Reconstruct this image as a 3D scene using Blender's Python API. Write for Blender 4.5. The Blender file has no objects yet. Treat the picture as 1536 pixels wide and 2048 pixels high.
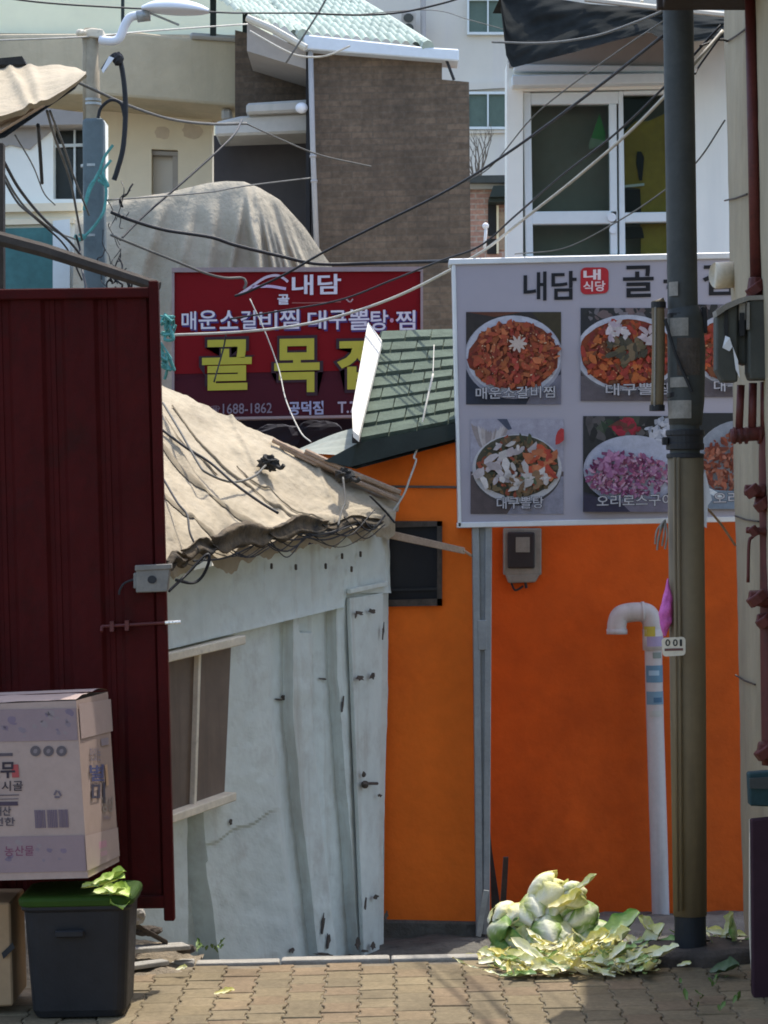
import bpy, math, random
from mathutils import Vector, Matrix, noise as mn
S = bpy.context.scene
R = math.radians
rnd = random.Random(7)

# ------------------------------------------------------------------ camera
F, CX, CY = 5000.0, 768.0, 1024.0
ROLL = R(1.2)
EYE = Vector((0, 0, 1.72))
FWD = Vector((0, 1, 0))
RIGHT = Vector((math.cos(ROLL), 0, -math.sin(ROLL)))
UP = Vector((math.sin(ROLL), 0, math.cos(ROLL)))
cam = bpy.data.cameras.new('camera')
cam.sensor_fit = 'HORIZONTAL'
cam.sensor_width = 36
cam.lens = 36 * F / 1536
cam.clip_start = 0.1
cam.clip_end = 1000
co = bpy.data.objects.new('camera', cam)
S.collection.objects.link(co)
m = Matrix((RIGHT, UP, -FWD)).transposed().to_4x4()
m.translation = EYE
co.matrix_world = m
S.camera = co

# ------------------------------------------------------------------ light
SUN = Vector((0.21, 0.42, 1.0)).normalized()
elev = math.asin(SUN.z)
az = math.atan2(SUN.x, SUN.y)
W = bpy.data.worlds.new('World')
S.world = W
W.use_nodes = True
wn = W.node_tree
bg = wn.nodes['Background']
sky = wn.nodes.new('ShaderNodeTexSky')
sky.sky_type = 'NISHITA'
sky.sun_disc = False
sky.sun_elevation = elev
sky.sun_rotation = az
sky.air_density = 1.0
sky.dust_density = 2.0
wn.links.new(sky.outputs[0], bg.inputs[0])
bg.inputs[1].default_value = 0.15
sl = bpy.data.lights.new('sun', 'SUN')
sl.energy = 2.1
sl.angle = R(0.55)
sl.color = (1.0, 0.95, 0.86)
so = bpy.data.objects.new('sun', sl)
S.collection.objects.link(so)
so.rotation_euler = SUN.to_track_quat('Z', 'Y').to_euler()
S.view_settings.view_transform = 'Standard'
S.view_settings.look = 'None'
S.view_settings.gamma = 1
S.cycles.filter_width = 1.8
S.view_settings.exposure = 1.28

# ------------------------------------------------------------------ helpers
def P(px, py, Y):
    return EYE + Y * (FWD + ((px - CX) / F) * RIGHT + (-(py - CY) / F) * UP)

class Pl:
    """a real plane in the place; at(px, py) is where a sight line meets it"""
    def __init__(s, p, n):
        s.p = Vector(p); s.n = Vector(n).normalized()
    def at(s, px, py, off=0.0):
        d = FWD + ((px - CX) / F) * RIGHT + (-(py - CY) / F) * UP
        t = (s.p - EYE).dot(s.n) / d.dot(s.n)
        return EYE + d * t + s.n * off

def face(Y, yaw=0.0):
    return Pl((0, Y, 0), (math.sin(R(yaw)), -math.cos(R(yaw)), 0))

def gp(Y, z=-0.45):
    return CY + (EYE.z - z) * F / Y

class MB:
    def __init__(s):
        s.v = []; s.f = []; s.vc = {}; s.fc = {}
    def add(s, pts, col=None):
        b = len(s.v)
        s.v += [Vector(p) for p in pts]
        if col is not None:
            for i in range(len(pts)): s.vc[b + i] = col
        return b
    def poly(s, pts, col=None):
        b = s.add(pts, col); s.f.append(tuple(range(b, b + len(pts))))
    def prism(s, pts, vec, col=None):
        vec = Vector(vec); n = len(pts)
        b = s.add(pts, col); s.add([Vector(p) + vec for p in pts], col)
        s.f.append(tuple(range(b, b + n)))
        s.f.append(tuple(range(b + 2 * n - 1, b + n - 1, -1)))
        for i in range(n):
            j = (i + 1) % n
            s.f.append((b + i, b + n + i, b + n + j, b + j))
    def slab(s, px, pl, depth, off=0.0, col=None):
        s.prism([pl.at(x, y, off) for x, y in px], -pl.n * depth, col)
    def rect(s, x0, y0, x1, y1, pl, depth, off=0.0, col=None):
        s.slab([(x0, y0), (x0, y1), (x1, y1), (x1, y0)], pl, depth, off, col)
    def box(s, c, sx, sy, sz, M=None, col=None):
        c = Vector(c); pts = []
        for z in (-.5, .5):
            for x, y in ((-.5, -.5), (.5, -.5), (.5, .5), (-.5, .5)):
                q = Vector((x * sx, y * sy, z * sz))
                if M: q = M @ q
                pts.append(c + q)
        b = s.add(pts, col)
        for q in ((3, 2, 1, 0), (4, 5, 6, 7), (0, 1, 5, 4), (1, 2, 6, 5), (2, 3, 7, 6), (3, 0, 4, 7)):
            s.f.append(tuple(b + i for i in q))
    def tube(s, path, r, seg=8, cap=True, col=None):
        path = [Vector(p) for p in path]; n = len(path)
        rs = r if isinstance(r, (list, tuple)) else [r] * n
        b0 = len(s.v); up = None
        for i, p in enumerate(path):
            t = (path[min(i + 1, n - 1)] - path[max(i - 1, 0)])
            if t.length < 1e-9: t = Vector((0, 0, 1))
            t.normalize()
            if up is None:
                up = t.orthogonal().normalized()
            else:
                up = up - t * up.dot(t)
                up = up.normalized() if up.length > 1e-6 else t.orthogonal().normalized()
            w = t.cross(up)
            s.add([p + rs[i] * (math.cos(a) * up + math.sin(a) * w)
                   for a in (2 * math.pi * k / seg for k in range(seg))], col)
        for i in range(n - 1):
            for k in range(seg):
                a = b0 + i * seg + k; c = b0 + i * seg + (k + 1) % seg
                s.f.append((a, c, c + seg, a + seg))
        if cap:
            s.f.append(tuple(range(b0 + seg - 1, b0 - 1, -1)))
            e = b0 + (n - 1) * seg
            s.f.append(tuple(range(e, e + seg)))
    def grid(s, fn, nu, nv, colfn=None):
        b = len(s.v)
        for j in range(nv + 1):
            for i in range(nu + 1):
                u, v = i / nu, j / nv
                s.v.append(Vector(fn(u, v)))
                if colfn: s.vc[len(s.v) - 1] = colfn(u, v)
        for j in range(nv):
            for i in range(nu):
                a = b + j * (nu + 1) + i
                s.f.append((a, a + 1, a + nu + 2, a + nu + 1))
    def blob(s, c, rx, ry, rz, nu=12, nv=8, amp=.15, fr=3.0, seed=0, col=None, M=None):
        c = Vector(c)
        def fn(u, v):
            a = 2 * math.pi * u; t = math.pi * v
            d = Vector((math.cos(a) * math.sin(t), math.sin(a) * math.sin(t), -math.cos(t)))
            k = 1 + amp * mn.noise(d * fr + Vector((seed * 7.3, seed * 1.7, 0)))
            q = Vector((d.x * rx, d.y * ry, d.z * rz)) * k
            if M: q = M @ q
            return c + q
        s.grid(fn, nu, nv, (lambda u, v: col) if col else None)

ORG = {}
def build(mb, name, mat, parent=None, label=None, cat=None, group=None, kind=None, smooth=False, bevel=0, seg=1):
    me = bpy.data.meshes.new(name)
    if parent is not None:
        o0 = ORG[parent.name]
    else:
        xs = [v.x for v in mb.v]; ys = [v.y for v in mb.v]; zs = [v.z for v in mb.v]
        o0 = Vector(((min(xs) + max(xs)) / 2, (min(ys) + max(ys)) / 2, min(zs)))
    me.from_pydata([v - o0 for v in mb.v], [], mb.f)
    if mb.vc:
        ca = me.color_attributes.new('Col', 'FLOAT_COLOR', 'POINT')
        for i in range(len(mb.v)):
            c = mb.vc.get(i, (1, 1, 1))
            ca.data[i].color = (c[0], c[1], c[2], 1)
    me.materials.append(mat)
    if smooth:
        me.polygons.foreach_set('use_smooth', [True] * len(me.polygons))
    me.update()
    o = bpy.data.objects.new(name, me)
    S.collection.objects.link(o)
    if parent is not None:
        o.parent = parent
    else:
        o.location = o0
    ORG[o.name] = o0
    if bevel:
        bv = o.modifiers.new('bevel', 'BEVEL'); bv.width = bevel; bv.segments = seg
        bv.limit_method = 'ANGLE'; bv.angle_limit = R(40)
    if label: o['label'] = label
    if cat: o['category'] = cat
    if group: o['group'] = group
    if kind: o['kind'] = kind
    return o

def thing(name, label, cat, loc, group=None):
    o = bpy.data.objects.new(name, None)
    o.empty_display_size = .1
    S.collection.objects.link(o)
    o.location = loc; ORG[o.name] = Vector(loc)
    o['label'] = label; o['category'] = cat
    if group: o['group'] = group
    return o

def curve(pts, n=10):
    """smooth path through points (Catmull-Rom)"""
    pts = [Vector(p) for p in pts]
    if len(pts) < 3: return [pts[0].lerp(pts[-1], i / n) for i in range(n + 1)]
    q = [2 * pts[0] - pts[1]] + pts + [2 * pts[-1] - pts[-2]]
    out = []
    for i in range(1, len(q) - 2):
        for k in range(n):
            t = k / n
            a, b, c, d = q[i - 1], q[i], q[i + 1], q[i + 2]
            out.append(.5 * (2 * b + (c - a) * t + (2 * a - 5 * b + 4 * c - d) * t * t + (3 * b - a - 3 * c + d) * t ** 3))
    out.append(pts[-1])
    return out

def lin(r, g, b):
    f = lambda c: (c / 12.92 if c <= .04045 else ((c + .055) / 1.055) ** 2.4)
    return (f(r / 255), f(g / 255), f(b / 255))

# ------------------------------------------------------------------ materials
def _mat(name):
    m = bpy.data.materials.new(name); m.use_nodes = True
    nt = m.node_tree; b = nt.nodes['Principled BSDF']
    return m, nt, b

def N(nt, t, **kw):
    n = nt.nodes.new(t)
    for k, v in kw.items(): setattr(n, k, v)
    return n

def coords(nt, scale=(1, 1, 1), kind='Object'):
    tc = N(nt, 'ShaderNodeTexCoord'); mp = N(nt, 'ShaderNodeMapping')
    nt.links.new(tc.outputs[kind], mp.inputs[0])
    mp.inputs['Scale'].default_value = scale
    return mp.outputs[0]

def noise(nt, vec, scale, detail=6, rough=.6):
    n = N(nt, 'ShaderNodeTexNoise'); nt.links.new(vec, n.inputs['Vector'])
    n.inputs['Scale'].default_value = scale; n.inputs['Detail'].default_value = detail
    n.inputs['Roughness'].default_value = rough
    return n.outputs[0]

def ramp(nt, fac, p0, p1, c0=(0, 0, 0, 1), c1=(1, 1, 1, 1)):
    r = N(nt, 'ShaderNodeValToRGB'); nt.links.new(fac, r.inputs[0])
    e = r.color_ramp.elements
    e[0].position = p0; e[0].color = c0; e[1].position = p1; e[1].color = c1
    return r.outputs[0]

def mix(nt, fac, a, b, mode='MIX'):
    n = N(nt, 'ShaderNodeMix', data_type='RGBA', blend_type=mode)
    for s, v in ((n.inputs[0], fac), (n.inputs[6], a), (n.inputs[7], b)):
        if isinstance(v, (int, float)): s.default_value = v
        elif isinstance(v, tuple): s.default_value = (v[0], v[1], v[2], 1)
        else: nt.links.new(v, s)
    return n.outputs[2]

def M(name, col, rough=.8, var=.18, scale=5, bump=0, bscale=60, stain=None, streak=None, metal=0, spec=.3, vcol=False, dist=.01):
    m, nt, b = _mat(name)
    v = coords(nt)
    n1 = noise(nt, v, scale)
    n2 = noise(nt, v, scale * 7, 4)
    if vcol:
        at = N(nt, 'ShaderNodeAttribute'); at.attribute_name = 'Col'; base = at.outputs[0]
    else:
        base = tuple(col)
    f1 = ramp(nt, n1, .3, .7, (1 - var,) * 3 + (1,), (1 + var,) * 3 + (1,))
    c = mix(nt, 1.0, base, f1, 'MULTIPLY')
    f2 = ramp(nt, n2, .3, .7, (1 - var * .6,) * 3 + (1,), (1 + var * .6,) * 3 + (1,))
    c = mix(nt, 1.0, c, f2, 'MULTIPLY')
    if stain:  # (colour, low, high, scale)
        s = ramp(nt, noise(nt, v, stain[3], 8, .7), stain[1], stain[2])
        c = mix(nt, s, c, tuple(stain[0]))
    if streak:  # vertical runs of dirt: (colour, low, high, scale)
        vs = coords(nt, (1, 1, .09))
        s = ramp(nt, noise(nt, vs, streak[3], 6, .65), streak[1], streak[2])
        c = mix(nt, s, c, tuple(streak[0]))
    nt.links.new(c, b.inputs['Base Color'])
    rr = ramp(nt, n2, .2, .8, (max(rough - .12, 0.02),) * 3 + (1,), (min(rough + .12, 1),) * 3 + (1,))
    nt.links.new(rr, b.inputs['Roughness'])
    b.inputs['Metallic'].default_value = metal
    b.inputs['Specular IOR Level'].default_value = spec
    if bump:
        bn = N(nt, 'ShaderNodeBump'); bn.inputs['Strength'].default_value = bump
        bn.inputs['Distance'].default_value = dist
        nt.links.new(noise(nt, v, bscale, 5), bn.inputs['Height'])
        nt.links.new(bn.outputs[0], b.inputs['Normal'])
    return m

def brick_mat(name, c1, c2, mortar, w, h, ms=.012, bump=.6, rough=.85, stain=None):
    m, nt, b = _mat(name)
    v = coords(nt)
    sp = N(nt, 'ShaderNodeSeparateXYZ'); nt.links.new(v, sp.inputs[0])
    ad = N(nt, 'ShaderNodeMath', operation='ADD')
    nt.links.new(sp.outputs[0], ad.inputs[0]); nt.links.new(sp.outputs[1], ad.inputs[1])
    cb = N(nt, 'ShaderNodeCombineXYZ')
    nt.links.new(ad.outputs[0], cb.inputs[0]); nt.links.new(sp.outputs[2], cb.inputs[1])
    br = N(nt, 'ShaderNodeTexBrick')
    nt.links.new(cb.outputs[0], br.inputs['Vector'])
    br.inputs['Scale'].default_value = 1
    br.inputs['Brick Width'].default_value = w; br.inputs['Row Height'].default_value = h
    br.inputs['Mortar Size'].default_value = ms; br.inputs['Mortar Smooth'].default_value = .2
    br.inputs['Color1'].default_value = (*c1, 1); br.inputs['Color2'].default_value = (*c2, 1)
    br.inputs['Mortar'].default_value = (*mortar, 1); br.inputs['Bias'].default_value = 0
    c = mix(nt, 1.0, br.outputs[0], ramp(nt, noise(nt, v, 2.2), .3, .7, (.72, .72, .74, 1), (1.25, 1.22, 1.2, 1)), 'MULTIPLY')
    c = mix(nt, 1.0, c, ramp(nt, noise(nt, v, 22), .3, .7, (.75,) * 3 + (1,), (1.25,) * 3 + (1,)), 'MULTIPLY')
    if stain:
        c = mix(nt, ramp(nt, noise(nt, v, stain[3], 8, .7), stain[1], stain[2]), c, tuple(stain[0]))
    nt.links.new(c, b.inputs['Base Color'])
    b.inputs['Roughness'].default_value = rough
    b.inputs['Specular IOR Level'].default_value = .2
    bn = N(nt, 'ShaderNodeBump'); bn.inputs['Strength'].default_value = bump; bn.inputs['Distance'].default_value = .01
    bn.invert = True
    nt.links.new(br.outputs['Fac'], bn.inputs['Height'])
    nt.links.new(bn.outputs[0], b.inputs['Normal'])
    return m

def glass_mat(name, tint=(.72, .76, .72), refl=.0):
    m, nt, b = _mat(name)
    nt.nodes.remove(b)
    out = nt.nodes['Material Output']
    tr = N(nt, 'ShaderNodeBsdfTransparent'); tr.inputs[0].default_value = (*tint, 1)
    gl = N(nt, 'ShaderNodeBsdfGlossy'); gl.inputs['Roughness'].default_value = .03
    mx = N(nt, 'ShaderNodeMixShader')
    lw = N(nt, 'ShaderNodeLayerWeight'); lw.inputs[0].default_value = .10
    ma = N(nt, 'ShaderNodeMath', operation='ADD'); ma.inputs[1].default_value = refl
    nt.links.new(lw.outputs[0], ma.inputs[0])
    nt.links.new(ma.outputs[0], mx.inputs[0])
    nt.links.new(tr.outputs[0], mx.inputs[1]); nt.links.new(gl.outputs[0], mx.inputs[2])
    nt.links.new(mx.outputs[0], out.inputs[0])
    return m

def paver_mat():
    m, nt, b = _mat('paver_concrete')
    v = coords(nt)
    g = N(nt, 'ShaderNodeNewGeometry')
    r = N(nt, 'ShaderNodeValToRGB'); nt.links.new(g.outputs['Random Per Island'], r.inputs[0])
    e = r.color_ramp.elements
    e[0].position = 0; e[0].color = (0.178, 0.138, 0.080, 1)
    e[1].position = 1; e[1].color = (0.205, 0.150, 0.093, 1)
    for p, c in ((.25, (0.211, 0.166, 0.101, 1)), (.5, (0.165, 0.131, 0.080, 1)), (.7, (0.224, 0.176, 0.103, 1)), (.85, (0.198, 0.144, 0.087, 1))):
        k = e.new(p); k.color = c
    c = mix(nt, 1.0, r.outputs[0], ramp(nt, noise(nt, v, 3.5), .3, .7, (.78,) * 3 + (1,), (1.2,) * 3 + (1,)), 'MULTIPLY')
    c = mix(nt, 1.0, c, ramp(nt, noise(nt, v, 60, 5), .3, .7, (.8,) * 3 + (1,), (1.2,) * 3 + (1,)), 'MULTIPLY')
    c = mix(nt, ramp(nt, noise(nt, v, 9, 8, .75), .6, .8), c, (.085, .07, .05))
    nt.links.new(c, b.inputs['Base Color']); b.inputs['Roughness'].default_value = .88
    b.inputs['Specular IOR Level'].default_value = .2
    bn = N(nt, 'ShaderNodeBump'); bn.inputs['Strength'].default_value = .5; bn.inputs['Distance'].default_value = .004
    nt.links.new(noise(nt, v, 140, 5), bn.inputs['Height']); nt.links.new(bn.outputs[0], b.inputs['Normal'])
    return m

m_paver = paver_mat()
m_ground = M('ground_concrete', (.13, .12, .10), .9, .3, 3, .8, 30, stain=((.05, .047, .042), .5, .7, 2.5), dist=.02)
m_kerb = M('kerb_concrete', (.33, .31, .27), .9, .2, 8, .5, 80)
m_sand = M('joint_sand', (.20, .165, .115), .95, .2, 20, .5, 120)
m_dirt = M('dirt', (.27, .22, .155), .95, .35, 9, 1, 60, dist=.02)
m_gate = M('gate_paint', (.056, .0064, .0057), .65, .18, 3, .25, 40, stain=((.030, .008, .006), .52, .75, 5), streak=((.075, .028, .020), .64, .85, 7), spec=.08)
m_steel = M('galvanised_steel', (.38, .39, .38), .45, .2, 12, .1, 60, metal=.5, stain=((.14, .12, .10), .6, .8, 14))
m_lock = M('lock_paint', (.20, .185, .16), .6, .15, 20)
m_bright = M('sunlit_steel', (.7, .68, .63), .3, .1, 20, metal=.6)
m_black = M('black_plastic', (.022, .022, .024), .55, .2, 8)
m_cable_k = M('black_cable', (.022, .022, .024), .6, .2, 20)
m_cable_w = M('white_cable', (.50, .47, .40), .6, .15, 10, stain=((.3, .27, .22), .55, .75, 8))
m_cable_g = M('grey_cable', (.13, .125, .11), .7, .2, 10)
m_cable_b = M('teal_rope', (.10, .31, .28), .8, .3, 14)
m_bin = M('bin_plastic', (.020, .0195, .021), .55, .15, 6, .1, 80, spec=.2)
m_lid = M('green_lid_plastic', (.026, .058, .007), .65, .15, 6, spec=.15)
m_card = M('brown_cardboard', (.34, .22, .12), .9, .1, 6)
m_boxp = M('printed_carton', (.37, .275, .235), .85, .06, 8, stain=((.30, .22, .195), .55, .75, 5), spec=.15)
m_leaf = M('leaf_tissue', (1, 1, 1), .55, .10, 30, .3, 90, vcol=True, spec=.3)
m_print = M('printed_vinyl', (1, 1, 1), .5, .04, 20, vcol=True, spec=.3)
m_food = M('printed_photo', (1, 1, 1), .5, .16, 25, vcol=True, spec=.3)
m_tin = M('painted_tin', (.63, .675, .625), .6, .08, 2.5, .18, 9, stain=((.44, .43, .38), .52, .80, 4), streak=((.36, .315, .245), .56, .82, 5), dist=.02, spec=.35)  # tan streaks are dirt, deepened to paint in warm bounce light in the grooves
m_tinin = M('rough_tin', (.44, .41, .36), .8, .15, 5, .3, 30, streak=((.25, .22, .18), .55, .8, 4))
m_winwood = M('brown_window_sheet', (.16, .115, .085), .6, .15, 5, streak=((.09, .065, .05), .5, .75, 8))
m_cream = M('cream_paint', (.72, .64, .50), .7, .12, 9, stain=((.4, .34, .25), .6, .8, 10))
m_rust = M('rust', (.085, .068, .055), .85, .3, 30)
m_tarp = M('cream_tarpaulin', (.40, .335, .235), .85, .10, 1.6, .75, 11, stain=((.27, .22, .15), .5, .8, 3.5), streak=((.30, .245, .17), .58, .85, 2.2), dist=.022)
m_tarpold = M('worn_tarpaulin_strip', (.24, .195, .13), .9, .15, 4, .4, 30)
m_tarp2 = M('old_tarpaulin', (.44, .385, .29), .85, .12, 1.2, .7, 9, stain=((.30, .265, .20), .5, .78, 2), streak=((.30, .27, .21), .56, .8, 3), dist=.03)
m_tarpdk = M('dark_tarp', (.035, .034, .032), .85, .3, 8, .6, 30)
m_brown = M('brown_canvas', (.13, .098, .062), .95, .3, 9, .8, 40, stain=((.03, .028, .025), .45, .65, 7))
m_orange = M('orange_paint', (.97, .20, .026), .8, .10, 1.1, .6, 16, stain=((.74, .135, .020), .5, .8, 1.5), streak=((.42, .10, .025), .60, .88, 3), dist=.010, spec=.12)
m_orange_shade = M('shaded_orange_paint', (.54, .096, .0145), .85, .13, 1.1, .6, 16, stain=((.36, .062, .011), .48, .78, 1.5), streak=((.22, .055, .02), .58, .85, 3), dist=.010, spec=.12)  # darker copy of the orange paint, shade under the sign put into its colour
m_shingle = M('green_shingle', (.105, .13, .10), .95, .18, 5, .5, 70, stain=((.075, .09, .07), .5, .75, 6), spec=.05)
m_gutter = M('dark_green_fascia', (.028, .038, .034), .6, .2, 8)
m_flash = M('white_flashing', (.62, .58, .49), .7, .08, 6)
m_corr = M('weathered_sheet', (.25, .27, .23), .8, .2, 8, stain=((.2, .2, .16), .5, .75, 8))
m_wood = M('pinkish_timber', (.40, .285, .20), .85, .2, 10, .3, 60)
m_wood2 = M('pale_timber', (.52, .39, .28), .85, .2, 10, .3, 60)
m_wooddk = M('dark_timber', (.060, .047, .036), .85, .25, 10, .3, 60)
m_post = M('grey_channel', (.30, .31, .315), .5, .15, 8, metal=.25, streak=((.17, .16, .15), .55, .8, 10))
m_board = M('sign_vinyl', (.415, .385, .43), .75, .025, 2, spec=.1)
m_alu = M('sign_frame', (.70, .71, .72), .4, .06, 8, metal=.3)
m_red = M('red_sign_vinyl', (.195, .0125, .016), .85, .06, 2, spec=.06)
m_trim = M('dull_sign_trim', (.30, .24, .235), .6, .1, 6)
m_reddk = M('maroon_vinyl', (.070, .017, .024), .85, .06, 3, spec=.06)
m_pvc = M('white_pvc', (.44, .42, .41), .5, .07, 6, streak=((.28, .255, .22), .54, .8, 9))
m_meter = M('meter_plastic', (.20, .21, .185), .45, .15, 12)
m_poleu = M('pole_paint', (.060, .064, .060), .6, .16, 8, .15, 60, stain=((.045, .05, .05), .5, .75, 12))
m_polel = M('pole_sleeve', (.20, .15, .085), .65, .10, 4, .1, 60, streak=((.12, .09, .055), .5, .8, 14))
m_polebase = M('pole_foot', (.022, .024, .027), .6, .2, 8)
m_tape = M('sticker_residue', (.27, .25, .215), .8, .2, 20)
m_stone = M('dark_stone', (.085, .068, .055), .9, .3, 9, .8, 60, dist=.01)
m_plaster = M('beige_plaster', (.38, .32, .215), .88, .10, 3, .4, 60, streak=((.29, .245, .185), .55, .85, 6), dist=.006)
m_gas = M('red_oxide_pipe', (.105, .024, .020), .5, .2, 10, stain=((.05, .016, .014), .55, .75, 14))
m_gasmeter = M('gas_meter_case', (.068, .070, .060), .6, .15, 8)
m_eave = M('dark_eave', (.040, .028, .022), .8, .2, 6)
m_purple = M('purple_board', (.048, .024, .032), .75, .15, 5, spec=.1)
m_tealdk = M('dark_teal_paint', (.022, .055, .06), .7, .3, 8)
m_teal = M('teal_panel', (.06, .17, .17), .6, .2, 4)
m_conc = M('grey_render', (.56, .475, .33), .9, .10, .9, .5, 12, streak=((.40, .35, .25), .5, .8, 2), dist=.02)
m_cream2 = M('cream_render', (.85, .75, .56), .9, .05, .8, .3, 15, streak=((.72, .62, .46), .55, .85, 1.5))
m_damp = M('damp_render', (.66, .55, .42), .9, .08, 3)
m_pale = M('pale_green_render', (.86, .87, .66), .9, .05, .6)
m_white = M('white_render', (.90, .90, .82), .8, .03, .8, streak=((.74, .75, .70), .6, .9, 2))
m_lav = M('lavender_render', (.70, .655, .58), .85, .05, .4, streak=((.6, .56, .57), .55, .85, .8))
m_pvcframe = M('window_frame_white', (.72, .77, .77), .45, .04, 4)
m_brick = brick_mat('brown_brick', (.165, .122, .088), (.118, .090, .066), (.130, .104, .080), .17, .052, .006, .5, .9, ((.085, .068, .055), .52, .75, 1.6))
m_brickred = brick_mat('red_brick', (.42, .235, .185), (.36, .215, .175), (.40, .32, .28), .21, .065, .01, .4, .9)
m_soffit = M('grey_soffit', (.36, .33, .30), .8, .08, 2)
m_balc = M('balcony_render', (.46, .45, .42), .85, .10, 2, streak=((.3, .3, .28), .55, .85, 3))
m_fascia = M('white_fascia', (.70, .76, .82), .5, .05, 3)
m_tile = M('pale_green_tile', (.44, .51, .44), .8, .2, 3, .3, 30, stain=((.28, .33, .29), .48, .7, 5), spec=.1)
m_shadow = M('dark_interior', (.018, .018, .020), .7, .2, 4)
m_dim = M('dim_interior', (.062, .058, .060), .9, .15, 2)
m_navy = M('navy_awning', (.018, .018, .030), .8, .2, 4)
m_winglass = M('window_glass_dark', (.035, .04, .038), .3, .15, 1.5, spec=.2)
m_wingreen = M('window_glass_green', (.12, .17, .14), .35, .12, 1.5, spec=.2)
m_glass = glass_mat('clear_glass')
m_inside = M('room_wall', (.30, .28, .25), .9, .1, 2)
m_yellow = M('yellow_poster', (.42, .30, .05), .7, .2, 3)
m_flag = M('green_flag', (1, 1, 1), .7, .08, 8, vcol=True)
m_lampw = M('lamp_enamel', (.78, .79, .82), .35, .04, 4)
m_pink = M('pink_plastic', (.62, .13, .42), .4, .2, 20, .3, 60)
m_polec = M('old_pole_tan', (.38, .315, .22), .8, .15, 5, streak=((.26, .21, .15), .5, .8, 6))
m_polebl = M('old_pole_blue', (.13, .165, .175), .7, .15, 5, stain=((.08, .09, .10), .55, .75, 6))
m_twig = M('twig_bark', (.17, .14, .11), .9, .2, 20)
m_ac = M('ac_case', (.42, .39, .35), .7, .15, 5)
m_black_c = M('black_canopy', (.028, .030, .029), .95, .25, 2, .3, 10, stain=((.045, .048, .046), .5, .75, 3), spec=.02)

# ------------------------------------------------------------------ lettering
_fc = {}
def glyphs(txt, bold):
    k = (txt, bold)
    if k not in _fc:
        c = bpy.data.curves.new('t', 'FONT'); c.body = txt; c.offset = bold; c.resolution_u = 3
        o = bpy.data.objects.new('t', c); S.collection.objects.link(o)
        me = bpy.data.meshes.new_from_object(o.evaluated_get(bpy.context.evaluated_depsgraph_get()))
        vs = [v.co.copy() for v in me.vertices]; fs = [tuple(p.vertices) for p in me.polygons]
        bpy.data.objects.remove(o); bpy.data.curves.remove(c); bpy.data.meshes.remove(me)
        _fc[k] = (vs, fs)
    return _fc[k]

def text(mb, txt, pl, rect, off, col, bold=.02, grow=0.0, slant=0.0):
    """letters lying flat on a sign plane, filling the rectangle"""
    vs, fs = glyphs(txt, 0.0)
    x0 = min(v.x for v in vs); x1 = max(v.x for v in vs); y0 = min(v.y for v in vs); y1 = max(v.y for v in vs)
    if bold or grow: vs, fs = glyphs(txt, bold + grow)
    b = len(mb.v)
    for v in vs:
        u = (v.x - x0) / max(x1 - x0, 1e-6); w = (v.y - y0) / max(y1 - y0, 1e-6)
        px = rect[0] + u * (rect[2] - rect[0]) + slant * w; py = rect[3] + w * (rect[1] - rect[3]) - (0.021 * (px - rect[0]))
        mb.v.append(pl.at(px, py, off)); mb.vc[len(mb.v) - 1] = col
    for f in fs: mb.f.append(tuple(b + i for i in f))

def ell(cx, cy, rx, ry, n=28, rot=0.0, jit=0.0, r=rnd):
    out = []
    for k in range(n):
        a = 2 * math.pi * k / n; q = 1 + (r.uniform(-jit, jit) if jit else 0)
        x = rx * math.cos(a) * q; y = ry * math.sin(a) * q
        out.append((cx + x * math.cos(rot) - y * math.sin(rot), cy + x * math.sin(rot) + y * math.cos(rot)))
    return out

def clip(poly, x0, y0, x1, y1):
    def cut(p, ins, inter):
        o = []
        for i in range(len(p)):
            a, b = p[i - 1], p[i]
            if ins(b):
                if not ins(a): o.append(inter(a, b))
                o.append(b)
            elif ins(a): o.append(inter(a, b))
        return o
    def ix(x): return lambda a, b: (x, a[1] + (b[1] - a[1]) * (x - a[0]) / (b[0] - a[0]))
    def iy(y): return lambda a, b: (a[0] + (b[0] - a[0]) * (y - a[1]) / (b[1] - a[1]), y)
    for ins, it in ((lambda p: p[0] >= x0, ix(x0)), (lambda p: p[0] <= x1, ix(x1)),
                    (lambda p: p[1] >= y0, iy(y0)), (lambda p: p[1] <= y1, iy(y1))):
        if len(poly) < 3: return []
        poly = cut(poly, ins, it)
    return poly

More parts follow.
